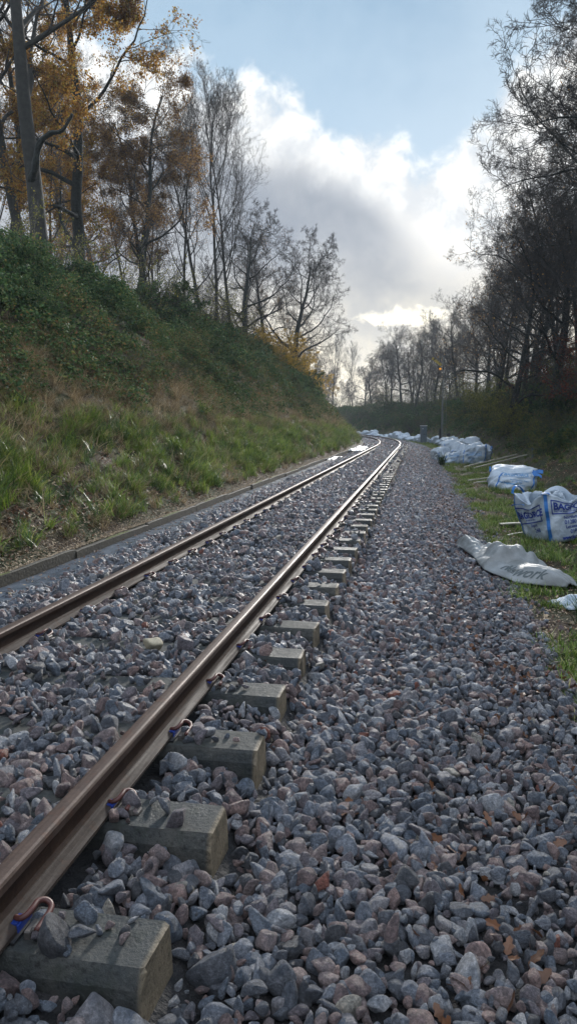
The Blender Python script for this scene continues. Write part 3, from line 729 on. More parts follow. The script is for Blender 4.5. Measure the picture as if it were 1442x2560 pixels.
# ------------------------------------------------------------------ edging boards and plastic sheet on the left
def px2x(px, s, z=None):
    """lateral world x seen at photo column px (horizon level) at forward distance s"""
    return s * math.tan(math.atan((px - 721) / 1863.) - R_(9.95))
r = rs(91)
bn = 0; s = 1.0
while s < 92:
    L = r.uniform(2.3, 2.6) if s < 40 else 3.6
    mb = MB(); n = 14; V = []; top = .0
    ns = -2.078 + r.uniform(-.012, .012); tilt = r.uniform(-.012, .012); zt = .045 + r.uniform(-.02, .015)
    for i in range(n + 1):
        si = s + L * i / n; x0, y0 = W(si, ns + tilt * (i / n - .5)); x1, y1 = W(si, ns - .058 + tilt * (i / n - .5)); w = r.uniform(-.004, .004)
        nib = -.012 if i in (0, n) else 0
        V += [(x0, y0, -.22), (x0, y0, zt + w - .006 + nib), (x0 * .85 + x1 * .15, y0 * .85 + y1 * .15, zt + w + nib), (x1, y1, zt + w + nib), (x1, y1, -.22)]
    F = [(i * 5 + j, i * 5 + (j + 1) % 5, i * 5 + 5 + (j + 1) % 5, i * 5 + 5 + j) for i in range(n) for j in range(5)] + [(4, 3, 2, 1, 0), tuple(n * 5 + j for j in range(5))]
    mb.add(V, F)
    bn += 1
    t = empty('edging_board', (0, 0, 0), 0, 'weathered mossy edging board, the %s in the row at the foot of the left bank' % ordinal(bn), 'edging board', 'boards edging the left bank')
    mb.build('board', M['timber'], t)
    if r.rand() < .65 and s < 45:
        a = s + r.uniform(0, .4) * L; bb = a + r.uniform(.3, .6) * L; mm = MB(); V = []; k = 16
        for i in range(k + 1):
            si = a + (bb - a) * i / k; w = .028 * (.5 + r.rand()) * math.sin(PI * (i + .5) / (k + 1)); hh = .010 * (1 + r.rand()) * math.sin(PI * (i + .3) / (k + 1)) + .002
            for q, zz in ((-.002, 0.), (.3, 1.), (.7, .9), (1., .1)):
                x, y = W(si, ns - .004 - q * (.02 + w)); V.append((float(x), float(y), zt + .001 + hh * zz))
        F = [(i * 4 + j, i * 4 + j + 1, i * 4 + 5 + j, i * 4 + 4 + j) for i in range(k) for j in range(3)]
        mm.add(V, F); mm.build('moss', M['moss'], t)
    s += L + r.uniform(.004, .03)
def sheet(name, Ss, n0, n1, z0, mat, amp, label, seed, thick=.004, waver=.03):
    nn = np.linspace(0, 1, 9); S, U = np.meshgrid(Ss, nn, indexing='ij')
    lo = n0 + (fbm(S * 1.2, S * 0, seed) - .5) * waver; hi = n1 + (fbm(S * 1.7, S * 0 + 4, seed) - .5) * waver * 2
    Nn = lo + (hi - lo) * U; x, y = W(S, Nn)
    z = z0 + amp * (fbm(S * 5, Nn * 22, seed + 1) - .4) + amp * .8 * np.abs(fbm(S * 2.1, Nn * 9, seed + 2) - .5) * 2
    V = np.stack([x, y, z], -1).reshape(-1, 3); a, b_ = S.shape
    i, j = np.meshgrid(np.arange(a - 1), np.arange(b_ - 1), indexing='ij'); q = i * b_ + j
    F = np.stack([q, q + 1, q + b_ + 1, q + b_], -1).reshape(-1, 4)
    o = ob(name, mesh_np(name, V, F, True, [mat])); m_ = o.modifiers.new('t', 'SOLIDIFY'); m_.thickness = thick
    tag(o, label, 'plastic sheet'); return o
sheet('plastic_sheet', np.arange(1, 33, .08), -2.05, -1.60, -.062, M['membrane'], .016, 'dark grey plastic sheet lying in the gap between ballast and edging boards', 5)
sheet('plastic_sheet', np.arange(43.5, 52, .08), -2.1, -1.35, -.03, M['white_sheet'], .16, 'crumpled white plastic sheet beside the left rail at the bend', 8, waver=.4)
sheet('plastic_sheet', np.arange(33.2, 36.5, .08), -2.12, -1.8, -.05, M['white_sheet'], .07, 'short strip of pale plastic sheet showing past the dark one by the boards', 9, waver=.2)

# ------------------------------------------------------------------ trees
def norm(v): return v / (np.linalg.norm(v, axis=-1, keepdims=True) + 1e-9)
def march(r, start, d, L, R0, segs, wob, up, rtip=.22):
    """start (B,3), d (B,3), L (B,), R0 (B,) -> P (B,segs+1,3), R (B,segs+1)"""
    B = len(start); P = np.zeros((B, segs + 1, 3)); P[:, 0] = start; d = norm(d)
    for i in range(segs):
        d = norm(d + r.randn(B, 3) * wob + np.array([0, 0, up])[None])
        P[:, i + 1] = P[:, i] + d * (L / segs)[:, None]
    t = np.linspace(0, 1, segs + 1)[None]
    return P, R0[:, None] * (1 - (1 - rtip) * t)
def children(r, P, Rr, c, t0, t1, ang, lenf, rfac, bias=None, rmin=0, shrink=.55, maxR=None):
    B, n, _ = P.shape; L = np.linalg.norm(np.diff(P, axis=1), axis=2).sum(1)
    t = t0 + (t1 - t0) * ((np.arange(c)[None] + r.rand(B, c)) / c) ** .78
    f = t * (n - 1); i = np.clip(f.astype(int), 0, n - 2); fr = (f - i)[..., None]; b = np.arange(B)[:, None]
    pos = P[b, i] * (1 - fr) + P[b, i + 1] * fr; T = norm(P[b, i + 1] - P[b, i]); rad = Rr[b, i] * (1 - fr[..., 0]) + Rr[b, i + 1] * fr[..., 0]
    rnd = norm(r.randn(B, c, 3)); perp = norm(rnd - T * np.sum(rnd * T, -1, keepdims=True))
    a = R_(1) * (ang + r.randn(B, c) * ang * .22)
    d = T * np.cos(a)[..., None] + perp * np.sin(a)[..., None]
    if bias is not None: d = norm(d + np.array(bias)[None, None])
    l = L[:, None] * lenf * (1 - shrink * (t - t0) / (1 - t0 + 1e-6)) * r.uniform(.7, 1.25, (B, c))
    R0 = np.maximum(rad * rfac, rmin)
    return pos.reshape(-1, 3), d.reshape(-1, 3), l.ravel(), R0.ravel()

def tree_proto(seed, H=14, R0=.25, lean=(0, 0), kind='oak', leaves=0, leafmat=None, leafsz=.1, dens=1., bias=None, trunkpath=None, clear=.3, side=8, top=.5, reach=1., tw=1., n0=0):
    r = rs(seed)
    if trunkpath is not None:
        P0 = smooth_path(trunkpath, 3)[None]; t = np.linspace(0, 1, P0.shape[1])[None]; Rr0 = R0 * (1 - .72 * t ** 1.1)
    else:
        P0, Rr0 = march(r, np.zeros((1, 3)), np.array([[lean[0], lean[1], 1.]]), np.array([H * (.85 if kind == 'oak' else .95)]), np.array([R0]), 12, .05 if kind != 'oak' else .09, .04, .2)
    Rr0 = Rr0.copy(); Rr0[:, 0] *= 1.35
    P0 = P0.copy(); P0[:, 0, 2] -= .5
    if kind == 'oak': pr = dict(n=(17, 9, 7, 6, 4), ang=(60, 46, 46, 44, 42), lf=(.56, .50, .48, .48, .55), wob=(.17, .19, .2, .22, .2), up=(.04, .03, .03, .03, .03), rf=(.46, .5, .55, .6, .7))
    elif kind == 'ash': pr = dict(n=(18, 9, 6, 5, 3), ang=(34, 34, 34, 34, 32), lf=(.48, .50, .5, .5, .6), wob=(.09, .10, .12, .14, .16), up=(.11, .09, .07, .06, .06), rf=(.5, .55, .6, .6, .7))
    else: pr = dict(n=(15, 9, 6, 5, 3), ang=(48, 44, 42, 40, 38), lf=(.45, .5, .5, .5, .6), wob=(.12, .14, .16, .18, .2), up=(.07, .05, .04, .04, .04), rf=(.5, .55, .6, .6, .7))
    T = [(P0, Rr0)]; P, Rr = P0, Rr0; rmin = tuple(tw * q for q in (.028, .013, .0075, .0054, .0042)); segs = (13, 8, 5, 4, 3)
    for lv in range(5):
        c = n0 if (n0 and lv == 0) else max(2, int(round(pr['n'][lv] * (dens if lv in (2, 3) else 1))))
        pos, d, l, rr = children(r, P, Rr, c, clear if lv == 0 else .18, .98, pr['ang'][lv], pr['lf'][lv], pr['rf'][lv], bias if lv == 0 else (tuple(.25 * q for q in bias) if bias and lv == 1 else None), rmin[lv], top if lv == 0 else .5)
        l = np.clip(l * (reach if lv == 0 else 1.), .12, None)
        P, Rr = march(r, pos, d, l, rr, segs[lv], pr['wob'][lv], pr['up'][lv], (.10, .16, .25, .4, .5)[lv])
        T.append((P, Rr))
    sides = (10, 8, 5, 4, 3, 3)
    VV, FF, off = [], [], 0
    for lv in (0, 1):
        V, F = tubes(*T[lv], sides[lv]); VV.append(V); FF.append(F + off); off += len(V)
    trunk = mesh_np('trunk', np.concatenate(VV), np.concatenate(FF), True, [M['bark'] if kind == 'oak' else M['bark2']])
    VV, FF, off = [], [], 0
    for lv in range(2, 6):
        V, F = tubes(*T[lv], sides[lv]); VV.append(V); FF.append(F + off); off += len(V)
    crown = mesh_np('crown', np.concatenate(VV), np.concatenate(FF), True, [M['twig']])
    lm = None
    if leaves:
        Q = np.concatenate([T[5][0].reshape(-1, 3), T[4][0][:, 2:].reshape(-1, 3)]); q = Q[r.randint(0, len(Q), leaves * 2)]
        patch = vn3(q * .8, seed); q = q[patch > np.quantile(patch, .3)][:leaves]
        c = q + r.randn(len(q), 3) * .11; V, F = leafquads(r, c, r.randn(len(q), 3) + np.array([0, 0, .3]), leafsz * r.uniform(.55, 1.25, len(q)), .3)
        lm = mesh_np('foliage', V, F, False, [leafmat])
    return trunk, crown, lm
def vn3(p, seed): return (vnoise(p[:, 0] + p[:, 2] * .37, p[:, 1] * 1.1 + 5, seed) + vnoise(p[:, 1] * .9 + 3, p[:, 2], seed + 4) + vnoise(p[:, 2] + 9, p[:, 0], seed + 8)) / 3

def place_tree(proto, s=None, px=None, n=None, x=None, y=None, rz=0, sc_=1., label='', group=None, cat='tree', name='bare_tree', z=None, dz=-.1):
    if px is not None: x = px2x(px, s); y = s
    elif n is not None: x, y = W(s, n); x = float(x); y = float(y)
    # ground level there
    if y < S0: nn, ssn = x - XC, y
    else:
        dx, dy = x - (XC - RC), y - S0; nn = math.hypot(dx, dy) - RC; ssn = S0 + RC * math.atan2(dy, dx)
    if z is None: z = float(bank_h(ssn, nn))
    t = empty(name, (x, y, z + dz), rz, label, cat, group); t.scale = (sc_,) * 3
    for me_, nm in zip(proto, ('trunk', 'crown', 'foliage')):
        if me_ is not None: ob(nm, me_, t)
    return t

# the particular trees near the camera
OAKO = tree_proto(201, 20, .32, kind='oak', leaves=56000, leafmat=M['orange'], leafsz=.10, clear=.16, dens=.8, reach=.72)
OAKB = tree_proto(222, 18, .24, kind='oak', leaves=30000, leafmat=M['brownleaf'], leafsz=.095, clear=.16, reach=.62, top=.3)
OAKL = tree_proto(203, 12.5, .30, kind='oak', bias=(.46, 0, -.06), clear=.08, reach=1.25, top=.6, dens=.95, tw=1.25, n0=20)
ASH1 = tree_proto(204, 20, .17, kind='ash', clear=.25)
ASH2 = tree_proto(205, 19, .16, kind='ash', clear=.25, lean=(.06, 0))
MIX1 = tree_proto(206, 16, .17, kind='mix', clear=.16)
MIX2 = tree_proto(207, 12, .15, kind='mix', clear=.15, leaves=2600, leafmat=M['brownleaf'], leafsz=.09)
OAKR1 = tree_proto(208, 21, .28, kind='oak', bias=(-.28, 0, .10), clear=.08, dens=1.1, top=.34, reach=.70, tw=1.3, n0=26)
OAKR2 = tree_proto(219, 17, .32, kind='oak', bias=(-.28, -.05, .06), clear=.20, dens=.9, top=.30, reach=.86, tw=1.3, n0=24)
OAKR3 = tree_proto(210, 16, .26, kind='oak', bias=(-.25, 0, 0), clear=.1, top=.35, reach=.9, leaves=1500, leafmat=M['brownleaf'], leafsz=.09)
THIN = tree_proto(211, 9, .07, kind='mix', clear=.15, dens=.8)
MAIN = tree_proto(212, 19, .34, kind='mix', clear=.42, dens=.6, trunkpath=[(0, 0, 0), (-.15, 0, 2.5), (-.35, .1, 5), (-.55, 0, 7.5), (-.62, -.1, 10), (-.85, 0, 12.5), (-1.1, .1, 15), (-1.2, 0, 18)])
SLIM = tree_proto(213, 18, .24, kind='mix', clear=.3, dens=.7, trunkpath=[(0, 0, 0), (-.3, 0, 3), (-.9, .1, 6), (-1.3, 0, 9), (-1.5, -.1, 12), (-2., 0, 15), (-2.3, 0, 18)])

mt = place_tree(MAIN, s=26, px=128, label='tall dark straight trunk at the left with a broken crooked limb pointing right', name='bare_tree', dz=-.4)
lim = MB(); lp = smooth_path([(-.38, -.05, 5.0), (-.05, -.35, 5.35), (.22, -.5, 6.05), (.70, -.6, 6.35), (1.15, -.6, 6.42), (1.6, -.7, 6.9)], 4)
lim.tube(lp, np.linspace(.15, .045, len(lp)) * (1 + .12 * np.sin(np.arange(len(lp)) * 1.7)), 10); lim.build('limb', M['bark'], mt, True)
place_tree(SLIM, s=29, px=92, label='ivy-clad leaning trunk just behind the tall dark straight one at the left', dz=-.4)
place_tree(OAKO, s=32, px=205, rz=.5, sc_=1.0, label='big oak full of orange and gold leaves behind the tall dark trunk', name='oak_tree', dz=-.5)
place_tree(OAKO, s=38, px=30, rz=2.6, sc_=1.0, label='orange-leaved oak at the far left edge, mostly behind the two dark trunks', name='oak_tree')
place_tree(OAKB, s=40, px=345, rz=1.0, sc_=.9, label='russet-leaved oak with thin crown reaching furthest right of the autumn oaks', name='oak_tree')
place_tree(OAKB, s=46, px=390, rz=3.9, sc_=.80, label='brown-leaved tree with crooked double trunk at the right end of the autumn oaks', name='oak_tree')
place_tree(OAKB, s=50, px=250, rz=2.2, sc_=1.0, label='russet-leaved tree showing through behind the orange oak', name='oak_tree')
place_tree(ASH1, s=50, px=545, rz=.3, sc_=.80, label='tall slender bare ash, left one of the two fine feathery crowns against the white cloud', name='bare_tree')
place_tree(ASH2, s=54, px=580, rz=2., sc_=.86, label='tall slender bare ash, right one of the two fine feathery crowns against the white cloud')
place_tree(ASH2, s=48, px=470, rz=4., sc_=.68, label='thin bare ash between the russet oaks and the feathery pair')
place_tree(OAKL, s=58, px=618, rz=.5, sc_=.88, label='dark bare tree with dense rounded top right of the feathery ashes')
place_tree(OAKR3, s=64, px=668, rz=3.0, sc_=.74, label='bare tree behind the rounded dark one, left of the wide spreading oak')
place_tree(OAKL, s=66, px=742, rz=0, sc_=1.02, label='wide spreading bare oak leaning out over the cutting above the yellow shrub', name='oak_tree')
place_tree(MIX2, s=78, px=745, rz=.4, sc_=.7, label='small bare tree below the spreading oak where the left bank ends')
place_tree(THIN, s=84, px=775, rz=2.4, sc_=.85, label='small twiggy tree at the very tip of the left bank')
# right side
place_tree(OAKR1, s=27, x=8.7, y=27, rz=.1, sc_=1.1, label='tallest bare oak at the top right corner, crown running up out of the frame', name='oak_tree')
place_tree(OAKR2, s=37, x=7.8, y=37, rz=0, sc_=1.1, label='big bare oak with mossy limbs sweeping left over the right bank', name='oak_tree')
place_tree(OAKR1, s=46, x=9.4, y=46, rz=.5, sc_=1.08, label='bare oak with round fine-twigged crown behind the mossy-limbed one', name='oak_tree')
place_tree(OAKR3, s=56, x=8.0, y=56, rz=-.3, sc_=1.0, label='bare oak leaning left, middle of the row on the right bank', name='oak_tree')
place_tree(OAKR2, s=68, x=9.6, y=68, rz=.35, sc_=.9, label='bare oak with low drooping limb above the yellow-green bushes', name='oak_tree')
place_tree(MIX1, s=66, x=6.2, y=64, rz=1., sc_=.95, label='ivy-trunked tree standing just right of the railway signal')
place_tree(OAKR3, s=80, x=8, y=81, rz=.2, sc_=.95, label='bare oak behind the railway signal', name='oak_tree')
place_tree(OAKR3, s=32, x=10.5, y=32, rz=.1, sc_=1.1, label='bare oak of middling height between the two biggest at the right edge', name='oak_tree')
place_tree(MIX1, s=42, x=8.2, y=42, rz=2., sc_=.9, label='slim dark tree standing inside the sweep of the mossy limbs')
place_tree(OAKR3, s=60, x=8, y=61, rz=.6, sc_=.9, label='bare oak low on the right bank nearest behind the heap of bags', name='oak_tree')
place_tree(OAKR1, s=33, x=9.6, y=33, rz=-.35, sc_=1.1, label='second tallest bare oak, just left of and behind the one in the top right corner', name='oak_tree')
place_tree(OAKR3, s=44, x=7.4, y=44, rz=.2, sc_=1.12, label='bare oak leaning over the bank foot, in front of the middle oaks', name='oak_tree')
place_tree(OAKR3, s=53, x=6.2, y=53, rz=-.5, sc_=.95, label='bare oak behind the heap of bags with the lowest crown line', name='oak_tree')
place_tree(OAKR1, s=44, x=17, y=44, rz=2., sc_=.95, label='bare oak at the right edge seen through the mossy limbs', name='oak_tree')
place_tree(ASH1, s=33, x=12.2, y=33, rz=2., sc_=1.0, label='slim bare tree at the right edge with many upright shoots')

WG = 'bare trees of the wood along the bend'
protos_far = [OAKL, MIX1, MIX2, OAKR3, ASH1, THIN, OAKR2, ASH2]
r = rs(301)
k = 0
names_col = ['in the wood left of the cutting', 'in the wood above the right bank', 'in the far wood round the bend']
def wood(n0, n1, s0, s1, cnt, sc0, sc1, lab, grp, mind=3.2, pool=None):
    pts = []
    tries = 0
    while len(pts) < cnt and tries < 4000:
        tries += 1
        s = r.uniform(s0, s1); n = r.uniform(n0, n1)
        if all((s - a) ** 2 + (n - b_) ** 2 > mind ** 2 for a, b_ in pts):
            pts.append((s, n)); p = protos_far[r.choice(pool or len(protos_far))]
            place_tree(p, s=s, n=n, rz=r.uniform(0, 6.28), sc_=r.uniform(sc0, sc1), label=lab, group=grp, dz=-.3)
wood(-30, -13.5, 33, 62, 9, .65, .95, 'bare tree in the thick of the wood behind the front row on the left bank', 'bare trees filling the left wood', pool=[1, 2, 4, 5, 7])
wood(-26, -13.5, 62, 92, 9, .5, .75, 'bare tree in the wood behind the spreading oak on the left', 'bare trees behind the spreading oak', pool=[1, 2, 5])
wood(10.5, 14, 30, 78, 11, .7, .95, 'bare tree standing among the right-hand oaks', 'bare trees among the right-hand oaks', pool=[1, 3, 3, 1])
wood(13, 30, 26, 80, 10, .75, 1.0, 'bare tree in the dense wood behind the right-hand oaks', 'bare trees filling the right wood', pool=[1, 2, 4, 5, 7])
wood(11.5, 17, 84, 125, 13, .62, .85, 'bare brown tree on the right bank beyond the signal', 'bare trees on the bank beyond the signal')
wood(12, 24, 118, 215, 34, .6, .82, 'hazy bare tree in the far wood round the bend', WG, 3.6)
wood(24, 44, 110, 215, 14, .75, 1.0, 'hazy bare tree deep in the far wood round the bend', 'trees deep in the far wood', 4.5)

# ------------------------------------------------------------------ bushes
def bush_proto(seed, H, n, leaves, lm, lsz=.07, spread=.7, tw=1.):
    r = rs(seed)
    d = norm(np.stack([r.randn(n) * spread, r.randn(n) * spread, np.ones(n)], 1))
    P0, R0 = march(r, r.randn(n, 3) * np.array([.25, .25, 0]) + np.array([0, 0, -.15]), d, H * r.uniform(.6, 1.15, n), np.full(n, .016 * tw), 7, .14, .0)
    T = [(P0, R0)]; P, Rr = P0, R0
    for lv, (c, a, lf) in enumerate(((6, 38, .45), (5, 40, .5), (3, 40, .55))):
        pos, dd, l, rr = children(r, P, Rr, c, .15, .98, a, lf, .6, None, (.007, .0048, .004)[lv] * tw)
        P, Rr = march(r, pos, dd, np.clip(l, .08, None), rr, 3, .16, .03); T.append((P, Rr))
    VV, FF, off = [], [], 0
    for q, (P_, R__) in enumerate(T):
        V, F = tubes(P_, R__, 4 if q == 0 else 3); VV.append(V); FF.append(F + off); off += len(V)
    st = mesh_np('stem', np.concatenate(VV), np.concatenate(FF), True, [M['twig']])
    lm_ = None
    if leaves:
        Q = np.concatenate([T[3][0].reshape(-1, 3), T[2][0].reshape(-1, 3)]); q = Q[r.randint(0, len(Q), leaves)]
        V, F = leafquads(r, q + r.randn(len(q), 3) * .05, r.randn(len(q), 3) + np.array([0, 0, .5]), lsz * r.uniform(.6, 1.3, len(q)), .25); lm_ = mesh_np('foliage', V, F, False, [lm])
    return st, lm_
B_tw = bush_proto(401, 2.6, 16, 900, M['bramble'], .07)
B_gr = bush_proto(402, 2.2, 16, 6000, M['ivy'], .085)
B_ye = bush_proto(403, 2.8, 18, 4200, M['yellow'], .085)
B_yg = bush_proto(404, 3.2, 18, 4200, M['ygreen'], .085)
B_re = bush_proto(405, 3.2, 16, 3600, M['redleaf'], .075)
B_hz = bush_proto(406, 3.4, 20, 1600, M['ygreen'], .07)
def bush(pr, s, n, sc_, label, group=None, name='bush'):
    x, y = W(s, n); z = float(bank_h(s, n))
    t = empty(name, (float(x), float(y), z - .1), r.uniform(0, 6.28), label, 'bush', group); t.scale = (sc_, sc_, sc_ * r.uniform(.85, 1.1))
    for me_, nm in zip(pr, ('stem', 'foliage')):
        if me_ is not None: ob(nm, me_, t)
    return t
for s, n in ((57, -9.4), (60, -9.6), (63, -9.0), (66, -9.2), (69, -8.6), (72, -8.8), (75, -8.0)):
    bush(B_ye, s, n, 1.2, 'golden yellow shrub on the crest of the left bank under the spreading oak', 'golden yellow shrubs')
def bushes(pr_list, s0, s1, n0, n1, cnt, a, b_, label, group, steps=True):
    for i in range(cnt):
        s = s0 + (s1 - s0) * (i + r.rand()) / cnt; n = r.uniform(n0, n1)
        bush(pr_list[r.randint(len(pr_list))], s, n, r.uniform(a, b_), label, group)
bushes([B_tw, B_hz, B_tw, B_gr], 22, 60, -13.6, -10.0, 34, .7, 1.15, 'twiggy grey-brown bush on the crest of the left bank under the trees', 'twiggy bushes on the left crest')
bushes([B_gr, B_tw], 58, 100, -11, -7.0, 24, .7, 1.1, 'dark green bush along the far end of the left bank', 'green bushes at the end of the left bank')
bushes([B_gr], 12, 60, -12.5, -6.5, 16, .45, .7, 'low dark leafy bush standing out of the ivy on the left bank', 'low leafy bushes in the ivy')
bushes([B_yg, B_gr, B_hz], 52, 82, 7.8, 11.5, 16, .75, 1.1, 'yellow-green bush on the right bank below the bare oaks', 'yellow-green bushes on the right bank')
bushes([B_gr, B_tw, B_hz], 24, 54, 9.5, 15, 22, .7, 1.1, 'dark twiggy bush on the upper right bank', 'dark bushes on the right bank')
for s, n in ((33, 10.2), (36, 11.5), (39, 10.6), (42, 12.0), (45, 13.2)):
    bush(B_re, s, n, 1.15, 'red-brown leafy bush at the right edge under the oaks', 'red-brown bushes')
bushes([B_gr, B_gr, B_tw], 82, 190, 7.2, 12.5, 52, .8, 1.25, 'dark green bush in the scrub on the far right bank', 'green scrub on the far right bank')
bushes([B_tw, B_hz], 84, 200, 11, 20, 34, .9, 1.4, 'brown undergrowth bush between the far trees', 'brown undergrowth of the far wood')

bushes([B_gr, B_tw, B_tw, B_gr], 7, 62, -9.2, -5.0, 40, .28, .50, 'small bramble bush growing out of the ivy half way up the left bank', 'small bramble bushes on the left bank')
bushes([B_gr, B_tw, B_yg], 18, 70, 7.2, 11, 26, .35, .65, 'small scrubby bush growing on the lower right bank', 'small bushes on the right bank')
def clump(name, V, F, m, s, n, z, sc_, label):
    x, y = W(s, n); o = ob(name, mesh_np(name, V, F, False, [m])); o.location = (float(x), float(y), z); o.scale = (sc_,) * 3
    return tag(o, label, 'grass tuft')
V, F = blade_tuft(501, 130, .62, .014, .55, .6, 6); clump('grass_tuft', V, F, M['dkgrass'], 34.5, 3.05 + .0, -.35, 1.25, 'dark green grass tuft at the ballast edge left of the heaped bags')
V, F = blade_tuft(502, 160, .55, .013, .6, .6, 6); clump('grass_tuft', V, F, M['dkgrass'], 7.35, 3.62, -.36, .72, 'long-bladed green tuft in front of the white scrap at the right edge')
V, F = blade_tuft(503, 90, .5, .014, .7, .6, 5); clump('grass_tuft', V, F, M['dkgrass'], 10.6, 3.55, -.36, .6, 'grass tuft in front of the printed open bag')

# ------------------------------------------------------------------ bulk bags
def text_mesh(body, size, bold=.0, shear=0, align='LEFT'):
    c = bpy.data.curves.new('t', 'FONT'); c.body = body; c.size = size; c.offset = bold; c.shear = shear; c.align_x = align; c.resolution_u = 3
    o = bpy.data.objects.new('t', c); col.objects.link(o)
    dg = bpy.context.evaluated_depsgraph_get(); me = bpy.data.meshes.new_from_object(o.evaluated_get(dg))
    bpy.data.objects.remove(o); bpy.data.curves.remove(c)
    bm = bmesh.new(); bm.from_mesh(me); bpy.data.meshes.remove(me)
    for _ in range(3):
        lg = [e for e in bm.edges if e.calc_length() > .035]
        if not lg: break
        bmesh.ops.subdivide_edges(bm, edges=lg, cuts=1, use_grid_fill=False)
    bmesh.ops.triangulate(bm, faces=bm.faces[:])
    bm.verts.index_update(); V = [v.co[:2] for v in bm.verts]; F = [[v.index for v in f.verts] for f in bm.faces]; bm.free()
    return np.array(V, float).reshape(-1, 2), F
def rect(x0, y0, x1, y1, n=14):
    V = []; F = []
    for i in range(n + 1):
        for j in range(5): V.append((x0 + (x1 - x0) * i / n, y0 + (y1 - y0) * j / 4))
    for i in range(n):
        for j in range(4): q = i * 5 + j; F.append((q, q + 5, q + 6, q + 1))
    return np.array(V), F
def frame_pieces(x0, y0, x1, y1, w):
    return [rect(x0, y0, x1, y0 + w), rect(x0, y1 - w, x1, y1), rect(x0, y0 + w, x0 + w, y1 - w), rect(x1 - w, y0 + w, x1, y1 - w)]

class Bag:
    def __init__(s, seed, hx, hy, H, p=5, bulge=.1, foot=1., dome=.25, lump=.03, corner=None, fold=.012, lean=0.):
        s.__dict__.update(locals()); s.rr = rs(seed)
    def S(s, th, v, off=0.):
        th = np.asarray(th, float); v = np.asarray(v, float)
        c, si = np.cos(th), np.sin(th); r_ = (np.abs(c) ** s.p + np.abs(si) ** s.p) ** (-1 / s.p)
        pf = (s.foot + (1 - s.foot) * v ** .7) * (1 + s.bulge * np.sin(PI * np.clip(v, 0, 1) ** .85))
        cx, cy = np.cos(th), np.sin(th)
        w = s.lump * 2 * (vnoise(cx * 1.9 + 7, cy * 1.9 + v * 2.2, s.seed) - .5) + s.fold * 2 * (vnoise(cx * 5 + v * 2, cy * 5 + v * 5, s.seed + 5) - .5) \
            + s.fold * (1 - 2 * np.abs(2 * vnoise(cx * 3.2 - v * 3, cy * 3.2 + v * 6, s.seed + 9) - 1))
        w = w + off
        Hh = s.H * (1 + (s.corner(th) - 1) * np.clip(v, 0, 1) ** 3 if s.corner else 1.)
        x = (s.hx * r_ * pf) * c + w * c; y = (s.hy * r_ * pf) * si + w * si + s.lean * v ** 1.6
        z = Hh * (v - s.dome * np.clip(v, 0, 1) ** 4 * .35)
        return np.stack(np.broadcast_arrays(x, y, z), -1)
    def closed_top(s, k, nt, th):
        """rows from the rim to the middle of a lumpy closed top"""
        rim = s.S(th, np.ones_like(th)); c = rim.mean(0); rows = []
        for i in range(1, k + 1):
            f = 1 - i / k; q = c + (rim - c) * (f ** .85)
            q[:, 2] = rim[:, 2] * f + (1 - f) * rim[:, 2].mean() + s.dome * s.H * (1 - f * f) + s.lump * 3 * (vnoise(q[:, 0] * 4 + 3, q[:, 1] * 4, s.seed + 31) - .5) * math.sin(PI * max(f, .12))
            rows.append(q)
        return rows
    def open_top(s, th, depth=.5):
        rows = []
        for v, k in ((1.0, -.008), (.9, -.02), (.78, -.03), (1 - depth, -.05)): rows.append(s.S(th, np.full_like(th, v), k))
        c = rows[-1].mean(0); a = rows[-1]
        for f in (.66, .33, .02):
            q = c + (a - c) * f; q[:, 2] += .04 * (vnoise(q[:, 0] * 9, q[:, 1] * 9, s.seed) - .5); rows.append(q)
        return rows
    def mesh(s, name, mat, parent, nt=72, nv=18, top='closed', depth=.5):
        th = np.linspace(0, 2 * PI, nt, endpoint=False)
        rows = [s.S(th, np.full(nt, v)) for v in np.concatenate([[0], np.linspace(.04, 1, nv)])]
        # tuck the bottom edge in
        rows[0] = rows[0] * np.array([.93, .93, 1]);
        rows += s.closed_top(8, nt, th) if top == 'closed' else s.open_top(th, depth)
        V = np.concatenate(rows); k = len(rows)
        i, j = np.meshgrid(np.arange(k - 1), np.arange(nt), indexing='ij'); q = i * nt; j2 = (j + 1) % nt
        F = np.stack([q + j, q + j2, q + nt + j2, q + nt + j], -1).reshape(-1, 4)
        me = mesh_np(name, V, [F, np.arange(nt)[None, ::-1]], True, [mat])
        return ob(name, me, parent)
    def wrap(s, pieces, thk, half, v0, name, mat, parent, off=.007, rot=0, cx=0):
        """pieces of flat (x, y) metres laid on the side facing angle thk; y=0 at height v0"""
        mb = MB(); ca, sa = math.cos(rot), math.sin(rot)
        for V, F in pieces:
            if not len(V): continue
            X = V[:, 0] * ca - V[:, 1] * sa + cx; Y = V[:, 0] * sa + V[:, 1] * ca
            Pn = s.S(thk + np.arctan(np.clip(X / half, -2.5, 2.5)), v0 + Y / s.H, off); mb.add(Pn, F)
        return mb.build(name, mat, parent)
    def strap(s, th, v0, v1, w, mat, parent, name='strap', n=16, dth=0):
        v = np.linspace(v0, v1, n); t = th + np.linspace(0, dth, n); P = s.S(t, v, .006)
        tang = np.array([-math.sin(th), math.cos(th), 0]); mb = MB(); mb.ribbon(P, [tang] * n, w, .006); return mb.build(name, mat, parent)
    def loop(s, tha, thb, rise, w, mat, parent, name='lifting_loop', sag=0., outw=.03):
        a = s.S(tha, 1., outw); b_ = s.S(thb, 1., outw); n = 18; P = []
        for t in np.linspace(0, 1, n):
            q = a * (1 - t) + b_ * t; q[2] += rise * (4 * t * (1 - t)) ** .6 - sag * t; P.append(q)
        d = norm(b_ - a); side = np.array([-d[1], d[0], 0.2]); mb = MB(); mb.ribbon(P, [norm(side)] * n, w, .006); return mb.build(name, mat, parent)

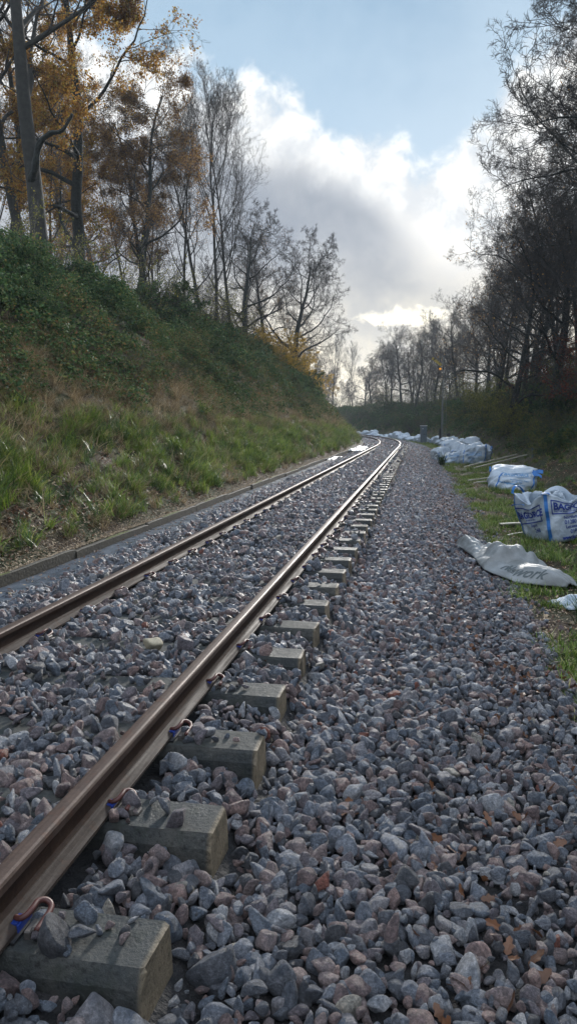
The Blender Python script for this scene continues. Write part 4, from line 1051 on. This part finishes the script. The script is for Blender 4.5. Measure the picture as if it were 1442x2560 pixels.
GB = 'white bulk bags dumped along the foot of the right bank'
def put_bag(name, x, y, z, rz, label, cat='bulk bag', group=GB):
    return empty(name, (x, y, z), rz, label, cat, group)

# the big printed open bag at the right edge
t = put_bag('bulk_bag', 2.28, 12.75, -.36, R_(27), 'open white bulk bag with large navy print and blue straps at the right edge', group=None); t.rotation_euler[0] = R_(-7); t.rotation_euler[1] = R_(-5)
B1 = Bag(7, .47, .47, .76, 6, .06, .74, .0, .030, lambda th: 1.0 - .11 * np.cos(4 * th) * 1. + .05 * np.cos(th - .9), .016)
B1.mesh('bag_fabric', M['bag_white'], t, 120, 26, 'open', .42)
fl = MB()   # inner liner flaps sticking up out of the mouth
for sd, (cx_, cy_, wd, hh, az) in enumerate(((-.18, .28, .34, .30, .3), (.10, .05, .40, .20, -.4), (.28, .30, .30, .26, .9), (.05, .34, .36, .22, 2.2))):
    rr_ = rs(40 + sd); V = []; n = 9
    hh *= .72
    for i in range(n):
        for j in range(n):
            u, v = i / (n - 1) - .5, j / (n - 1)
            px_ = u * wd * (1 - .5 * v); pz = .50 + v * (hh + .12) ; py = .10 * math.sin(v * 3 + u * 4 + sd) + .05 * math.sin(u * 9 + sd)
            V.append((cx_ + px_ * math.cos(az) - py * math.sin(az), cy_ + px_ * math.sin(az) + py * math.cos(az), pz + .03 * rr_.randn() * .4))
    fl.add(V, [(i * n + j, i * n + j + 1, (i + 1) * n + j + 1, (i + 1) * n + j) for i in range(n - 1) for j in range(n - 1)])
f_ = fl.build('liner_flap', M['bag_white'], t, True); f_.modifiers.new('t', 'SOLIDIFY').thickness = .006
for th in (PI * 1.25, PI * .75, PI * 1.75, PI * .25): B1.strap(th, .06, 1.0, .055, M['bag_blue'], t)
B1.loop(PI * 1.25 - .10, PI * 1.25 + .12, .03, .05, M['bag_blue'], t); B1.loop(PI * .75, PI * .75 - .45, .16, .05, M['bag_blue'], t); B1.loop(PI * 1.75, PI * 1.75 + .3, .20, .05, M['bag_blue'], t); B1.loop(PI * 1.0, PI * .82, .02, .03, M['bag_blue'], t, sag=.16, outw=.10)
fr = -PI / 2; H_ = .42
pc = frame_pieces(-.37, .30, .40, .52, .018) + [(lambda V, F: (V + np.array([-.33, .375]), F))(*text_mesh('BAGFORCE', .155, .006)), (lambda V, F: (V + np.array([-.32, .335]), F))(*text_mesh('PART OF BAGFORCE GROUP', .036, .001))]
B1.wrap(pc, fr, .47, .22, 'printed_panel', M['ink'], t)
ln = []
for tx, sz, yy, xx in (('Northampton Depot', .075, .215, -.16), ('01280 706', .095, .125, -.15), ('Leicester Depot', .07, .055, -.13), ('0194 4', .095, -.035, -.05), ('www.bagforce', .088, -.125, -.20)):
    V, F = text_mesh(tx, sz, .0015 if 'www' not in tx else .005); ln.append((V + np.array([xx, yy]), F))
B1.wrap(ln, fr, .47, .22, 'lettering', M['ink'], t)
pc = frame_pieces(-.40, .25, .36, .52, .018) + [(lambda V, F: (V + np.array([-.37, .345]), F))(*text_mesh('BAGFORCE', .152, .006)), (lambda V, F: (V + np.array([-.12, .295]), F))(*text_mesh('BAGFORCE GROUP', .036, .001))]
B1.wrap(pc, PI, .47, .12, 'printed_panel', M['ink'], t, rot=.09)
ln = []
for tx, sz, yy, xx in (('Depot', .07, .17, .02), ('248', .095, .07, .10)):
    V, F = text_mesh(tx, sz, .0015); ln.append((V + np.array([xx, yy]), F))
B1.wrap(ln, PI, .47, .14, 'lettering', M['ink'], t, rot=.09)

# the full slumped bag behind it
t = put_bag('bulk_bag', 2.72, 22.6, -.40, R_(-14), 'full slumped white bulk bag alone on the grass, with a blue tie at its right', group=None)
B2 = Bag(17, .62, .52, .66, 3.0, .10, .93, .12, .05, lambda th: 1 + .10 * np.cos(th - 1.9) + .08 * np.cos(2 * th + .6), .026, .34)
B2.mesh('bag_fabric', M['bag_white'], t, 110, 24)
pc = frame_pieces(-.42, .42, .46, .60, .016) + [(lambda V, F: (V + np.array([-.36, .465]), F))(*text_mesh('BAGFORCE', .135, .005))]
B2.wrap(pc, fr, .60, .06, 'printed_panel', M['ink2'], t, rot=-.10, cx=.12)
ln = []
for tx, sz, yy, xx in (('Northampton Depot', .062, .35, -.16), ('01280 706', .066, .285, -.10), ('Leicester Depot', .062, .22, -.10), ('0194 4', .066, .16, 0), ('www.bagforce', .085, .22, -.50)):
    V, F = text_mesh(tx, sz, .001 if 'www' not in tx else .004); ln.append((V + np.array([xx, yy]), F))
B2.wrap(ln, fr, .60, .0, 'lettering', M['ink2'], t, rot=-.14, cx=.10)
for th, d_ in ((PI * 1.30, .25), (PI * 1.80, .1), (PI * .75, 0), (PI * .25, 0)): B2.strap(th, .05, 1., .05, M['bag_blue'], t, dth=d_)
B2.loop(PI * 1.18, PI * 1.02, -.12, .04, M['bag_blue'], t, outw=.06)
tie = MB(); tie.ribbon([(.52, -.12, .50), (.62, -.10, .56), (.74, -.06, .60), (.86, -.04, .58)], [norm(np.array([0, .4, 1.]))] * 4, .11, .02); tie.ribbon([(.52, -.12, .50), (.63, -.16, .50), (.76, -.14, .50), (.84, -.16, .44)], [norm(np.array([0, .5, 1.]))] * 4, .08, .02); tie.build('blue_tie', M['bag_blue'], t)

def plain_bag(seed, hx, hy, H, dome, lump=.09, foot=.95, straps=True, text=False, lowres=False, parent=None, p=3.2):
    B = Bag(seed, hx, hy, H, p, .09, foot, dome, lump, lambda th: 1 + .13 * np.cos(th - seed) + .12 * np.cos(2 * th + seed * 1.7), .045, .12)
    B.mesh('bag_fabric', M['bag_white'], parent, 44 if lowres else 80, 10 if lowres else 18)
    if straps:
        for th in (PI * 1.27, PI * 1.77): B.strap(th, .04, 1.02, .05, M['bag_blue'], parent, n=10)
    if not lowres: B.loop(PI * 1.77, PI * 1.9, .14, .045, M['bag_blue'], parent)
    if text:
        pc = frame_pieces(-.34, .42, .36, .60, .018) + [(lambda V, F: (V + np.array([-.30, .46]), F))(*text_mesh('BAGFORCE', .12, .004))]
        B.wrap(pc, -PI / 2, hx, .02, 'printed_panel', M['ink2'], parent)
        ln = []
        for tx, sz, yy in (('Northampton', .07, .33), ('01280 706', .07, .26), ('Leicester', .07, .19), ('www.bagforce', .09, .08)):
            V, F = text_mesh(tx, sz, .002); ln.append((V + np.array([-.24, yy]), F))
        B.wrap(ln, -PI / 2, hx, .0, 'lettering', M['ink2'], parent)
for (x, y, z, rz, args, kw, lab) in (
    (2.62, 37.0, -.40, -6, (31, .60, .5, .82, .20), dict(text=True), 'tall printed white bag at the right front of the heap of bags'),
    (1.72, 37.4, -.42, 10, (32, .58, .45, .50, .30), dict(text=True), 'low crumpled white bag at the left front of the heap of bags'),
    (1.30, 39.0, -.40, 20, (33, .55, .5, .62, .40), {}, 'smooth white bag at the far left of the heap of bags'),
    (2.15, 38.6, -.38, -12, (34, .55, .45, .80, .35), {}, 'white bag half hidden in the middle of the heap of bags'),
    (1.78, 40.4, -.34, 5, (35, .6, .5, .85, .35), {}, 'tallest white bag at the back of the heap of bags'),
    (3.05, 39.2, -.30, 8, (36, .55, .5, .72, .35), {}, 'white bag with blue corner behind the printed one in the heap')):
    t = put_bag('bulk_bag', x, y, z, R_(rz), lab, group='heap of white bulk bags'); plain_bag(*args, parent=t, **kw)

protoB = []
for i, a in enumerate(((41, .52, .48, .58, .35), (42, .60, .50, .45, .45), (43, .50, .45, .70, .30), (44, .68, .5, .36, .3))):
    t = put_bag('bulk_bag', 0, 0, -50, 0, 'x', group='white bulk bags in the far row round the bend'); plain_bag(*a, lowres=True, parent=t, lump=.07, p=2.6); protoB.append(t)
r = rs(402); s = 50.; used = set(); cnt = 0
FL = 'small white bulk bag in the long row round the bend beyond the cabinet'
while s < 150:
    i = r.randint(4)
    t = protoB[i] if i not in used else copy_tree(protoB[i]); used.add(i)
    n = 4.75 + r.uniform(-.35, .55) - .5 * sstep(60, 90, s) + (.0 if s > 60 else .4)
    n += .75 * math.exp(-((s - 71) / 9) ** 2)
    x, y = W(s, float(n)); t.location = (float(x), float(y), -.42); t.rotation_euler = (r.uniform(-.1, .1), r.uniform(-.1, .1), r.uniform(0, 6.28)); k_ = r.uniform(.85, 1.25); t.scale = (k_, k_, k_ * r.uniform(.85, 1.2))
    t['label'] = FL if s > 75 else 'white bulk bag in the nearer part of the row, between the heap and the bend'
    t['group'] = 'white bulk bags in the far row round the bend' if s > 75 else 'white bulk bags in the nearer part of the row'
    s += r.uniform(.9, 1.5) if r.rand() < .8 else r.uniform(1.8, 3.4)
    cnt += 1
for i in range(4):
    if i not in used: bpy.data.objects.remove(protoB[i], do_unlink=True)

# the empty dirty bag lying flat at the ballast edge
def flat_bag():
    t = put_bag('empty_bag', 0, 0, 0, 0, 'empty dirty white bag lying collapsed across the ballast edge, with faded dark lettering', 'bulk bag', None)
    # local frame: u along the bag from its left tip to its right tip, w across (0 near, 1 far)
    A = np.array([.56, 10.9]); B_ = np.array([1.70, 8.75])     # near line, left tip to right tip
    nu, nw = 110, 46
    U = np.linspace(0, 1, nu); Wd = np.linspace(0, 1, nw)
    near = np.interp(U, [0, .12, .3, .5, .62, .8, .93, 1], [.0, -.07, -.20, -.40, -.50, -.46, -.20, 0])
    dep = np.interp(U, [0, .05, .2, .4, .58, .75, .9, 1], [.06, .32, .62, .90, 1.0, .95, .60, .16])
    hgt = np.interp(U, [0, .06, .2, .33, .44, .52, .585, .61, .68, .8, .9, .97, 1], [.05, .11, .15, .18, .23, .29, .36, .20, .16, .19, .17, .11, .04])
    d = (B_ - A) / np.linalg.norm(B_ - A); L = np.linalg.norm(B_ - A); nr = np.array([-d[1], d[0]])
    uu, ww = np.meshgrid(U, Wd, indexing='ij')
    def pos(uu, ww, off=0):
        ne = np.interp(uu, U, near); de = np.interp(uu, U, dep); h = np.interp(uu, U, hgt)
        lat = ne + de * ww
        x = A[0] + d[0] * uu * L + nr[0] * lat; y = A[1] + d[1] * uu * L + nr[1] * lat
        w_ = np.clip(ww, 0, 1); pr = np.where(w_ < .38, 1 - (1 - w_ / .38) ** 2, 1 - ((w_ - .38) / .62) ** 1.8)
        crease = np.abs(2 * vnoise(uu * 7 + ww * 2.4, ww * 3.1 - uu * 2, 3) - 1) * .12 + np.abs(2 * vnoise(uu * 15 - ww * 5, ww * 6 + uu * 6, 8) - 1) * .05 + np.abs(2 * vnoise(uu * 32 + ww * 9, ww * 15 - uu * 9, 12) - 1) * .016
        crease = crease * (1 - .72 * sstep(.62, .68, uu)) + .05 * sstep(.62, .68, uu)
        seam = .022 * np.exp(-((uu - .60 - .03 * ww) / .012) ** 2)
        z = h * pr + (crease - .07) * np.minimum(pr * 1.5, 1) + seam * pr
        s_, n_ = y, x - XC
        g0 = np.where(n_ < 3.12, ballast_h(s_, n_) + .055, bank_h(s_, np.maximum(n_, 3.0)) + .05); g0 = np.clip(g0, -.33, -.17)
        return np.stack([x, y, g0 + np.maximum(z, .0) + off], -1)
    V = pos(uu, ww); i, j = np.meshgrid(np.arange(nu - 1), np.arange(nw - 1), indexing='ij'); q = i * nw + j
    F = np.stack([q, q + nw, q + nw + 1, q + 1], -1).reshape(-1, 4)
    o = ob('bag_fabric', mesh_np('bag_fabric', V.reshape(-1, 3), F, True, [M['bag_dirty']]), t); m_ = o.modifiers.new('t', 'SOLIDIFY'); m_.thickness = .008; m_.offset = -1
    V2, F2 = text_mesh('Network', .185, .003, .25)
    uu2 = .69 + V2[:, 0] / L / 1.25; ww2 = .10 + V2[:, 1] / .80 - V2[:, 0] * .03
    Pn = pos(uu2, ww2, .006); mb = MB(); mb.add(Pn, F2); mb.build('lettering', M['ink3'], t)
flat_bag()
def rag(name, x, y, z, sx, sy, h, rz, mat, label, seed):
    n = 26; g_ = np.linspace(-1, 1, n); X, Y = np.meshgrid(g_, g_, indexing='ij'); rr_ = np.sqrt(X ** 2 + Y ** 2)
    k_ = 1 - .3 * vnoise(np.arctan2(Y, X) * 1.5 + 9, rr_ * 0, seed); Xd, Yd = X * k_, Y * k_
    Z = h * np.clip(1 - np.maximum(np.abs(X), np.abs(Y)) ** 2.5, 0, 1) * (.6 + .8 * vnoise(X * 2.5 + 4, Y * 2.5, seed)) + .03 * np.abs(vnoise(X * 6, Y * 6, seed + 2) - .5)
    V = np.stack([Xd * sx, Yd * sy, Z], -1).reshape(-1, 3); i, j = np.meshgrid(np.arange(n - 1), np.arange(n - 1), indexing='ij'); q = i * n + j
    o = ob(name, mesh_np(name, V, np.stack([q, q + n, q + n + 1, q + 1], -1).reshape(-1, 4), True, [mat])); o.location = (x, y, z); o.rotation_euler = (0, 0, rz)
    o.modifiers.new('t', 'SOLIDIFY').thickness = .008; tag(o, label, 'plastic sheet'); return o
rag('plastic_scrap', 1.78, 8.15, -.36, .34, .22, .09, .3, M['bag_white'], 'white plastic scrap poking from behind a grass tuft at the right edge', 3)

# boards and poles lying about
def plank(name, a, b_, w, h, mat, label, group=None, cat='plank'):
    a = Vector(a); b_ = Vector(b_); d = b_ - a; L = d.length; mb = MB(); n = 10; V = []; rr_ = rs(int(L * 1000))
    q = d.to_track_quat('X', 'Z'); M_ = Matrix.Translation(a) @ q.to_matrix().to_4x4()
    for i in range(n + 1):
        x = L * i / n; bo = .006 * math.sin(i * .9)
        for yy, zz in ((-w / 2, 0), (-w / 2, h * .9), (-w / 2 + h * .1, h), (w / 2 - h * .1, h), (w / 2, h * .9), (w / 2, 0)): V.append(M_ @ Vector((x, yy + rr_.uniform(-.002, .002), zz + bo)))
    k_ = 6; F = [(i * k_ + j, i * k_ + (j + 1) % k_, (i + 1) * k_ + (j + 1) % k_, (i + 1) * k_ + j) for i in range(n) for j in range(k_)] + [tuple(range(k_))[::-1], tuple(range(n * k_, n * k_ + k_))]
    mb.add(V, F); o = mb.build(name, mat); return tag(o, label, cat, group)
bt = empty('timber_beam', (0, 0, 0), 0, 'dark beam with a pale top edge lying under the open printed bag', 'timber beam')
o = plank('beam_side', (1.50, 13.9, -.42), (2.75, 14.35, -.40), .10, .15, M['tar_wood'], ''); o.parent = bt
for k_ in ('label', 'category'):
    if k_ in o: del o[k_]
o = plank('beam_top', (1.49, 13.9, -.268), (2.75, 14.35, -.248), .104, .02, M['pale_wood'], ''); o.parent = bt
for k_ in ('label', 'category'):
    if k_ in o: del o[k_]
plank('timber_plank', (1.52, 13.0, -.35), (2.5, 13.7, -.26), .06, .025, M['pale_wood'], 'short pale plank in front of the dark beam, running under the open bag')
PG = 'pale poles lying in the grass'
plank('wooden_pole', (1.95, 33.2, -.33), (4.6, 36.6, .10), .05, .05, M['pale_wood'], 'upper of the two long pale poles between the heap and the slumped bag', PG, 'pole')
plank('wooden_pole', (2.25, 32.2, -.33), (4.9, 35.6, .12), .05, .05, M['pale_wood'], 'lower of the two long pale poles between the heap and the slumped bag', PG, 'pole')
plank('wooden_pole', (1.6, 25.0, -.31), (2.7, 25.8, -.2), .035, .035, M['pale_wood'], 'upper thin pole sticking out left of the slumped bag', PG, 'pole')
plank('wooden_pole', (1.72, 24.0, -.31), (2.7, 24.6, -.2), .035, .035, M['pale_wood'], 'lower thin pole sticking out left of the slumped bag', PG, 'pole')
for i, yy in enumerate((57, 54, 51)): plank('wooden_pole', (.75 + .15 * i, yy, -.30), (2.2, yy + .4, -.24), .05, .05, M['pale_wood'], ('farthest', 'middle', 'nearest')[i] + ' of three short poles left of the heap of bags near the cabinet', PG, 'pole')
# small stake on the bank
mb = MB(); mb.tube([(5.05, 34.6, -.3), (5.03, 34.6, .18), (5.0, 34.6, .52)], [.05, .05, .045], 8); tag(mb.build('stake', M['cab']), 'short dark blue-grey stake standing in the leaf litter on the right bank', 'post')

# cabinet
cab = empty('lineside_cabinet', (.42, 75., -.40), R_(8), 'tall grey metal trackside cabinet with pale lid standing at the ballast edge', 'cabinet')
mb = MB(); mb.box((0, 0, .92), (.60, .48, 1.70), 0, .012); mb.build('cabinet_body', M['cab'], cab)
mb = MB(); mb.box((0, 0, 1.79), (.68, .56, .05), 0, .01); mb.build('lid', M['cab_top'], cab)
mb = MB(); mb.box((0, 0, .04), (.66, .54, .12), 0, .01); mb.build('plinth', M['iron'], cab)
mb = MB(); mb.box((0, -.246, .92), (.53, .012, 1.55), 0, .004); dr = mb.build('door', M['cab'], cab)
mb = MB(); mb.box((.20, -.262, .95), (.03, .03, .16), 0, .005); mb.build('handle', M['black'], dr)
mb = MB(); mb.box((-.12, -.256, 1.5), (.09, .006, .09)); mb.build('door_plate', M['cab_top'], dr)
mb = MB(); mb.box((.02, -.256, .95), (.16, .006, .05)); mb.build('door_plate', M['black'], dr)

# signal
SX, SY = px2x(1104, 71.), 71.
sg = empty('railway_signal', (SX, SY, -.4), R_(6), 'slim grey semaphore signal post with a raised yellow arm and orange glass, by the bags', 'railway signal')
mb = MB(); mb.tube([(0, 0, 0), (0, 0, 3.5), (0, 0, 7.9)], [.085, .07, .05], 10); mb.tube([(0, 0, 7.9), (0, 0, 8.0), (0, 0, 8.12)], [.07, .05, .01], 8); mb.build('post', M['sig_post'], sg)
mb = MB()
for sx in (-.14, .14): mb.tube([(.28 + sx * .8, .12, .2), (.22 + sx * .8, .1, 6.9)], .016, 5)
for i in range(24): mb.tube([(.27 - .14 * .8, .12, .4 + i * .27), (.27 + .14 * .8, .12, .4 + i * .27)], .010, 4)
for zz in (2, 4, 6.6): mb.tube([(0, 0, zz), (.25, .1, zz)], .014, 4)
mb.build('ladder', M['sig_post'], sg)
arm = MB(); arm.box((-.72, 0, 0), (1.05, .02, .24)); 
a_ = arm.build('signal_arm', M['sig_yellow'], sg); a_.location = (-.06, -.1, 7.25); a_.rotation_euler = (0, R_(38), 0)
mb = MB(); mb.add([(-1.12, -.013, -.12), (-1.02, -.013, 0), (-1.12, -.013, .12), (-1.04, -.013, .12), (-.94, -.013, 0), (-1.04, -.013, -.12)], [(0, 1, 4, 5), (1, 2, 3, 4)]); mb.build('chevron', M['black'], a_)
mg = bpy.data.materials.new('lit_signal_glass'); nt, N, L = nodes(mg); N['Principled BSDF'].inputs['Base Color'].default_value = (.9, .35, .02, 1); N['Principled BSDF'].inputs['Emission Color'].default_value = (1, .42, .04, 1); N['Principled BSDF'].inputs['Emission Strength'].default_value = .7
sp = MB(); sp.tube([(-.30, -.11, 7.02), (-.30, -.09, 7.02)], .15, 16); spo = sp.build('spectacle', M['black'], sg)
gl = MB(); gl.tube([(-.30, -.118, 7.02), (-.30, -.111, 7.02)], .105, 16); gl.build('lamp_glass', mg, spo)
mb = MB(); mb.box((-.02, -.08, 7.05), (.16, .18, .22), 0, .02); mb.tube([(-.02, -.08, 7.15), (-.02, -.08, 7.28)], [.05, .03], 8); mb.build('lamp', M['black'], sg)
mb = MB(); mb.box((-.02, 0, 5.2), (.55, .3, .04)); mb.tube([(-.25, -.1, 5.2), (-.25, -.1, 5.5), (.2, -.1, 5.5)], .012, 5); mb.box((0, 0, 7.75), (.45, .03, .03)); mb.build('bracket', M['black'], sg)
mb = MB(); mb.tube([(0, -.05, .8), (.35, -.05, 1.05), (.62, -.05, .95)], .022, 6); mb.tube([(.62, -.10, .95), (.62, .0, .95)], .17, 14); mb.tube([(-.13, -.03, .9), (-.13, -.03, 7.0)], .010, 5); mb.box((-.16, -.02, 1.0), (.18, .16, 1.1), 0, .02); mb.build('counterweight', M['black'], sg)

# ------------------------------------------------------------------ sky and light
EL, AZ = R_(17.5), R_(5.5)      # the sun is behind the cloud a little right of the track
w = bpy.data.worlds.new('World'); sc.world = w; w.use_nodes = True; nt = w.node_tree; N, L = nt.nodes, nt.links
bg = N['Background']
sky = N.new('ShaderNodeTexSky'); sky.sky_type = 'NISHITA'; sky.sun_disc = False; sky.sun_elevation = EL; sky.sun_rotation = AZ; sky.air_density = 1.; sky.dust_density = .6; sky.ozone_density = 1.5
tc = N.new('ShaderNodeTexCoord'); sx = N.new('ShaderNodeSeparateXYZ'); L.new(tc.outputs['Generated'], sx.inputs[0])
dx, dy, dz = sx.outputs
yc = maths(nt, 'MAXIMUM', dy, .05)
U = maths(nt, 'DIVIDE', dx, yc); V_ = maths(nt, 'DIVIDE', dz, yc)
cv = N.new('ShaderNodeCombineXYZ'); L.new(U, cv.inputs[0]); L.new(V_, cv.inputs[1])
n_big = noise(nt, 5.5, 7, .58, cv.outputs[0], .25); n_fine = noise(nt, 19, 6, .62, cv.outputs[0], .3)
nb = maths(nt, 'SUBTRACT', n_big.outputs[0], .5); nf = maths(nt, 'SUBTRACT', n_fine.outputs[0], .5)
SKYC = []   # (photo column, photo row) of the cloud's upper edge, grey onset
def px2uv(px, py):
    th, ps = R_(6.78), R_(9.95); cx_, cy_, cz_ = (px - 721) / 1850, (1280 - py) / 1850, 1.
    # camera axes
    fw = np.array([-math.sin(ps) * math.cos(th), math.cos(ps) * math.cos(th), -math.sin(th)]); rt = np.array([math.cos(ps), math.sin(ps), 0]); up = np.cross(rt, fw)
    d = fw + rt * cx_ + up * cy_; return d[0] / d[1], d[2] / d[1]
def curve(pts):
    uv = sorted(px2uv(*p) for p in pts); us = [a for a, _ in uv]
    u0, u1 = -1.2, .6
    f = N.new('ShaderNodeFloatCurve'); L.new(maprange(nt, U, u0, u1, 0, 1, False), f.inputs['Value']); c = f.mapping.curves[0]
    P = [((u - u0) / (u1 - u0), v) for u, v in uv]; P = [(0, P[0][1])] + P + [(1, P[-1][1])]
    c.points[0].location = P[0]; c.points[1].location = P[-1]
    for q in P[1:-1]: c.points.new(*q)
    f.mapping.use_clip = False; f.mapping.update(); return f.outputs[0]
top = curve([(-300, -60), (150, 60), (420, 130), (545, 215), (700, 260), (860, 345), (985, 372), (1060, 420), (1110, 408), (1150, 350), (1210, 270), (1300, 150), (1442, 40), (1700, -100)])
gry = curve([(-300, 250), (300, 330), (500, 350), (640, 395), (760, 410), (860, 450), (960, 520), (1060, 590), (1120, 640), (1250, 640), (1442, 560)])
edge = maths(nt, 'ADD', maths(nt, 'SUBTRACT', top, V_), maths(nt, 'ADD', maths(nt, 'MULTIPLY', nb, .16), maths(nt, 'MULTIPLY', nf, .11)))
ge = maths(nt, 'ADD', maths(nt, 'SUBTRACT', gry, V_), maths(nt, 'ADD', maths(nt, 'MULTIPLY', nb, .16), maths(nt, 'MULTIPLY', nf, .03)))
cloud = maprange(nt, edge, -.022, .026)
K = 10.
def c10(c): return tuple(K * q for q in c)
veil = maprange(nt, maths(nt, 'ADD', edge, maths(nt, 'MULTIPLY', nb, .35)), -.33, .0)
blue_t = mixc(nt, 1., sky.outputs[0], (1, 1, 1), 'MULTIPLY')
hz_ = maprange(nt, V_, .2, .75)
blue = mixc(nt, hz_, c10((.215, .385, .56)), c10((.15, .29, .44)))
blue = mixc(nt, .15, blue, sky.outputs[0])
blue = mixc(nt, maths(nt, 'MULTIPLY', veil, .40), blue, c10((.58, .70, .80)))
whites = mixc(nt, maprange(nt, n_fine.outputs[0], .35, .65), c10((.66, .69, .72)), c10((.98, .98, .96)))
gmix = maprange(nt, ge, -.035, .03)
greyc = mixc(nt, maprange(nt, n_big.outputs[0], .36, .62), c10((.31, .345, .40)), c10((.45, .475, .51)))
# the grey belly pales to the right where the sun sits behind it, and down to a cream horizon
sunU, sunV = px2uv(1190, 520)
dd = maths(nt, 'SQRT', maths(nt, 'ADD', maths(nt, 'POWER', maths(nt, 'SUBTRACT', U, sunU), 2.), maths(nt, 'POWER', maths(nt, 'SUBTRACT', V_, sunV), 2.)))
glow = maprange(nt, dd, .14, .04)
greyc = mixc(nt, glow, greyc, c10((.92, .90, .86)))
low = maprange(nt, V_, .25, .04)
greyc = mixc(nt, low, greyc, mixc(nt, maprange(nt, n_big.outputs[0], .4, .6), c10((.72, .69, .62)), c10((1.05, .95, .75))))
# small lit cloud low over the far wood
lu, lv = px2uv(1010, 795)
bx = maths(nt, 'ADD', maths(nt, 'ABSOLUTE', maths(nt, 'DIVIDE', maths(nt, 'SUBTRACT', U, lu), .050)), maths(nt, 'ABSOLUTE', maths(nt, 'DIVIDE', maths(nt, 'SUBTRACT', V_, lv), .011)))
small = maprange(nt, maths(nt, 'ADD', bx, maths(nt, 'ADD', maths(nt, 'MULTIPLY', nf, -7.), maths(nt, 'MULTIPLY', nb, -3.))), 1.6, .5)
greyc = mixc(nt, small, greyc, c10((1.25, 1.16, .95)))
cl = mixc(nt, gmix, whites, greyc)
front = mixc(nt, cloud, blue, cl)
# behind the camera: plain broken cloud
n_r = noise(nt, 2.2, 5, .55, tc.outputs['Generated'])
rear = mixc(nt, maprange(nt, n_r.outputs[0], .4, .6), c10((.28, .38, .52)), c10((.55, .63, .74)))
rear = mixc(nt, maprange(nt, dz, .35, .8), rear, c10((1.10, 1.22, 1.40)))      # unseen sky overhead, brightened to add light on the ballast from above
fin = mixc(nt, maprange(nt, dy, .12, .30), rear, front)
L.new(fin, bg.inputs[0]); bg.inputs[1].default_value = .1

sl = bpy.data.lights.new('sun', 'SUN'); sl.energy = 4.4; sl.angle = R_(9); sl.color = (1, .96, .90)
so = bpy.data.objects.new('sun', sl); link(so)
sd = Vector((math.sin(AZ) * math.cos(EL), math.cos(AZ) * math.cos(EL), math.sin(EL))); so.rotation_euler = sd.to_track_quat('Z', 'Y').to_euler()

# thin autumn air
HAZE = .0006
if HAZE:
    mb = MB(); mb.box((0, 190, 12), (620, 620, 44)); hm = bpy.data.materials.new('haze'); nt2, N2, L2 = nodes(hm); N2.remove(N2['Principled BSDF'])
    pv = N2.new('ShaderNodeVolumePrincipled'); pv.inputs['Color'].default_value = (.82, .90, 1, 1); pv.inputs['Density'].default_value = HAZE; L2.new(pv.outputs[0], N2['Material Output'].inputs['Volume'])
    hz = mb.build('haze', hm); tag(hz, 'pale blue autumn haze over the far trees', 'haze', kind='stuff')

cam = bpy.data.cameras.new('Camera'); co = bpy.data.objects.new('Camera', cam); link(co); sc.camera = co
cam.sensor_fit = 'VERTICAL'; cam.sensor_height = 36; cam.lens = 36 * 1850 / 2560; cam.clip_end = 6000; cam.clip_start = .05
co.location = (0, 0, 1.56); co.rotation_euler = (R_(90 - 6.78), 0, R_(9.95))
vs = sc.view_settings; vs.view_transform = 'Standard'; vs.look = 'None'; vs.exposure = .38; vs.gamma = 1
sc.cycles.max_bounces = 6; sc.cycles.diffuse_bounces = 3; sc.cycles.transparent_max_bounces = 4; sc.cycles.volume_bounces = 0
sc.cycles.use_denoising = True
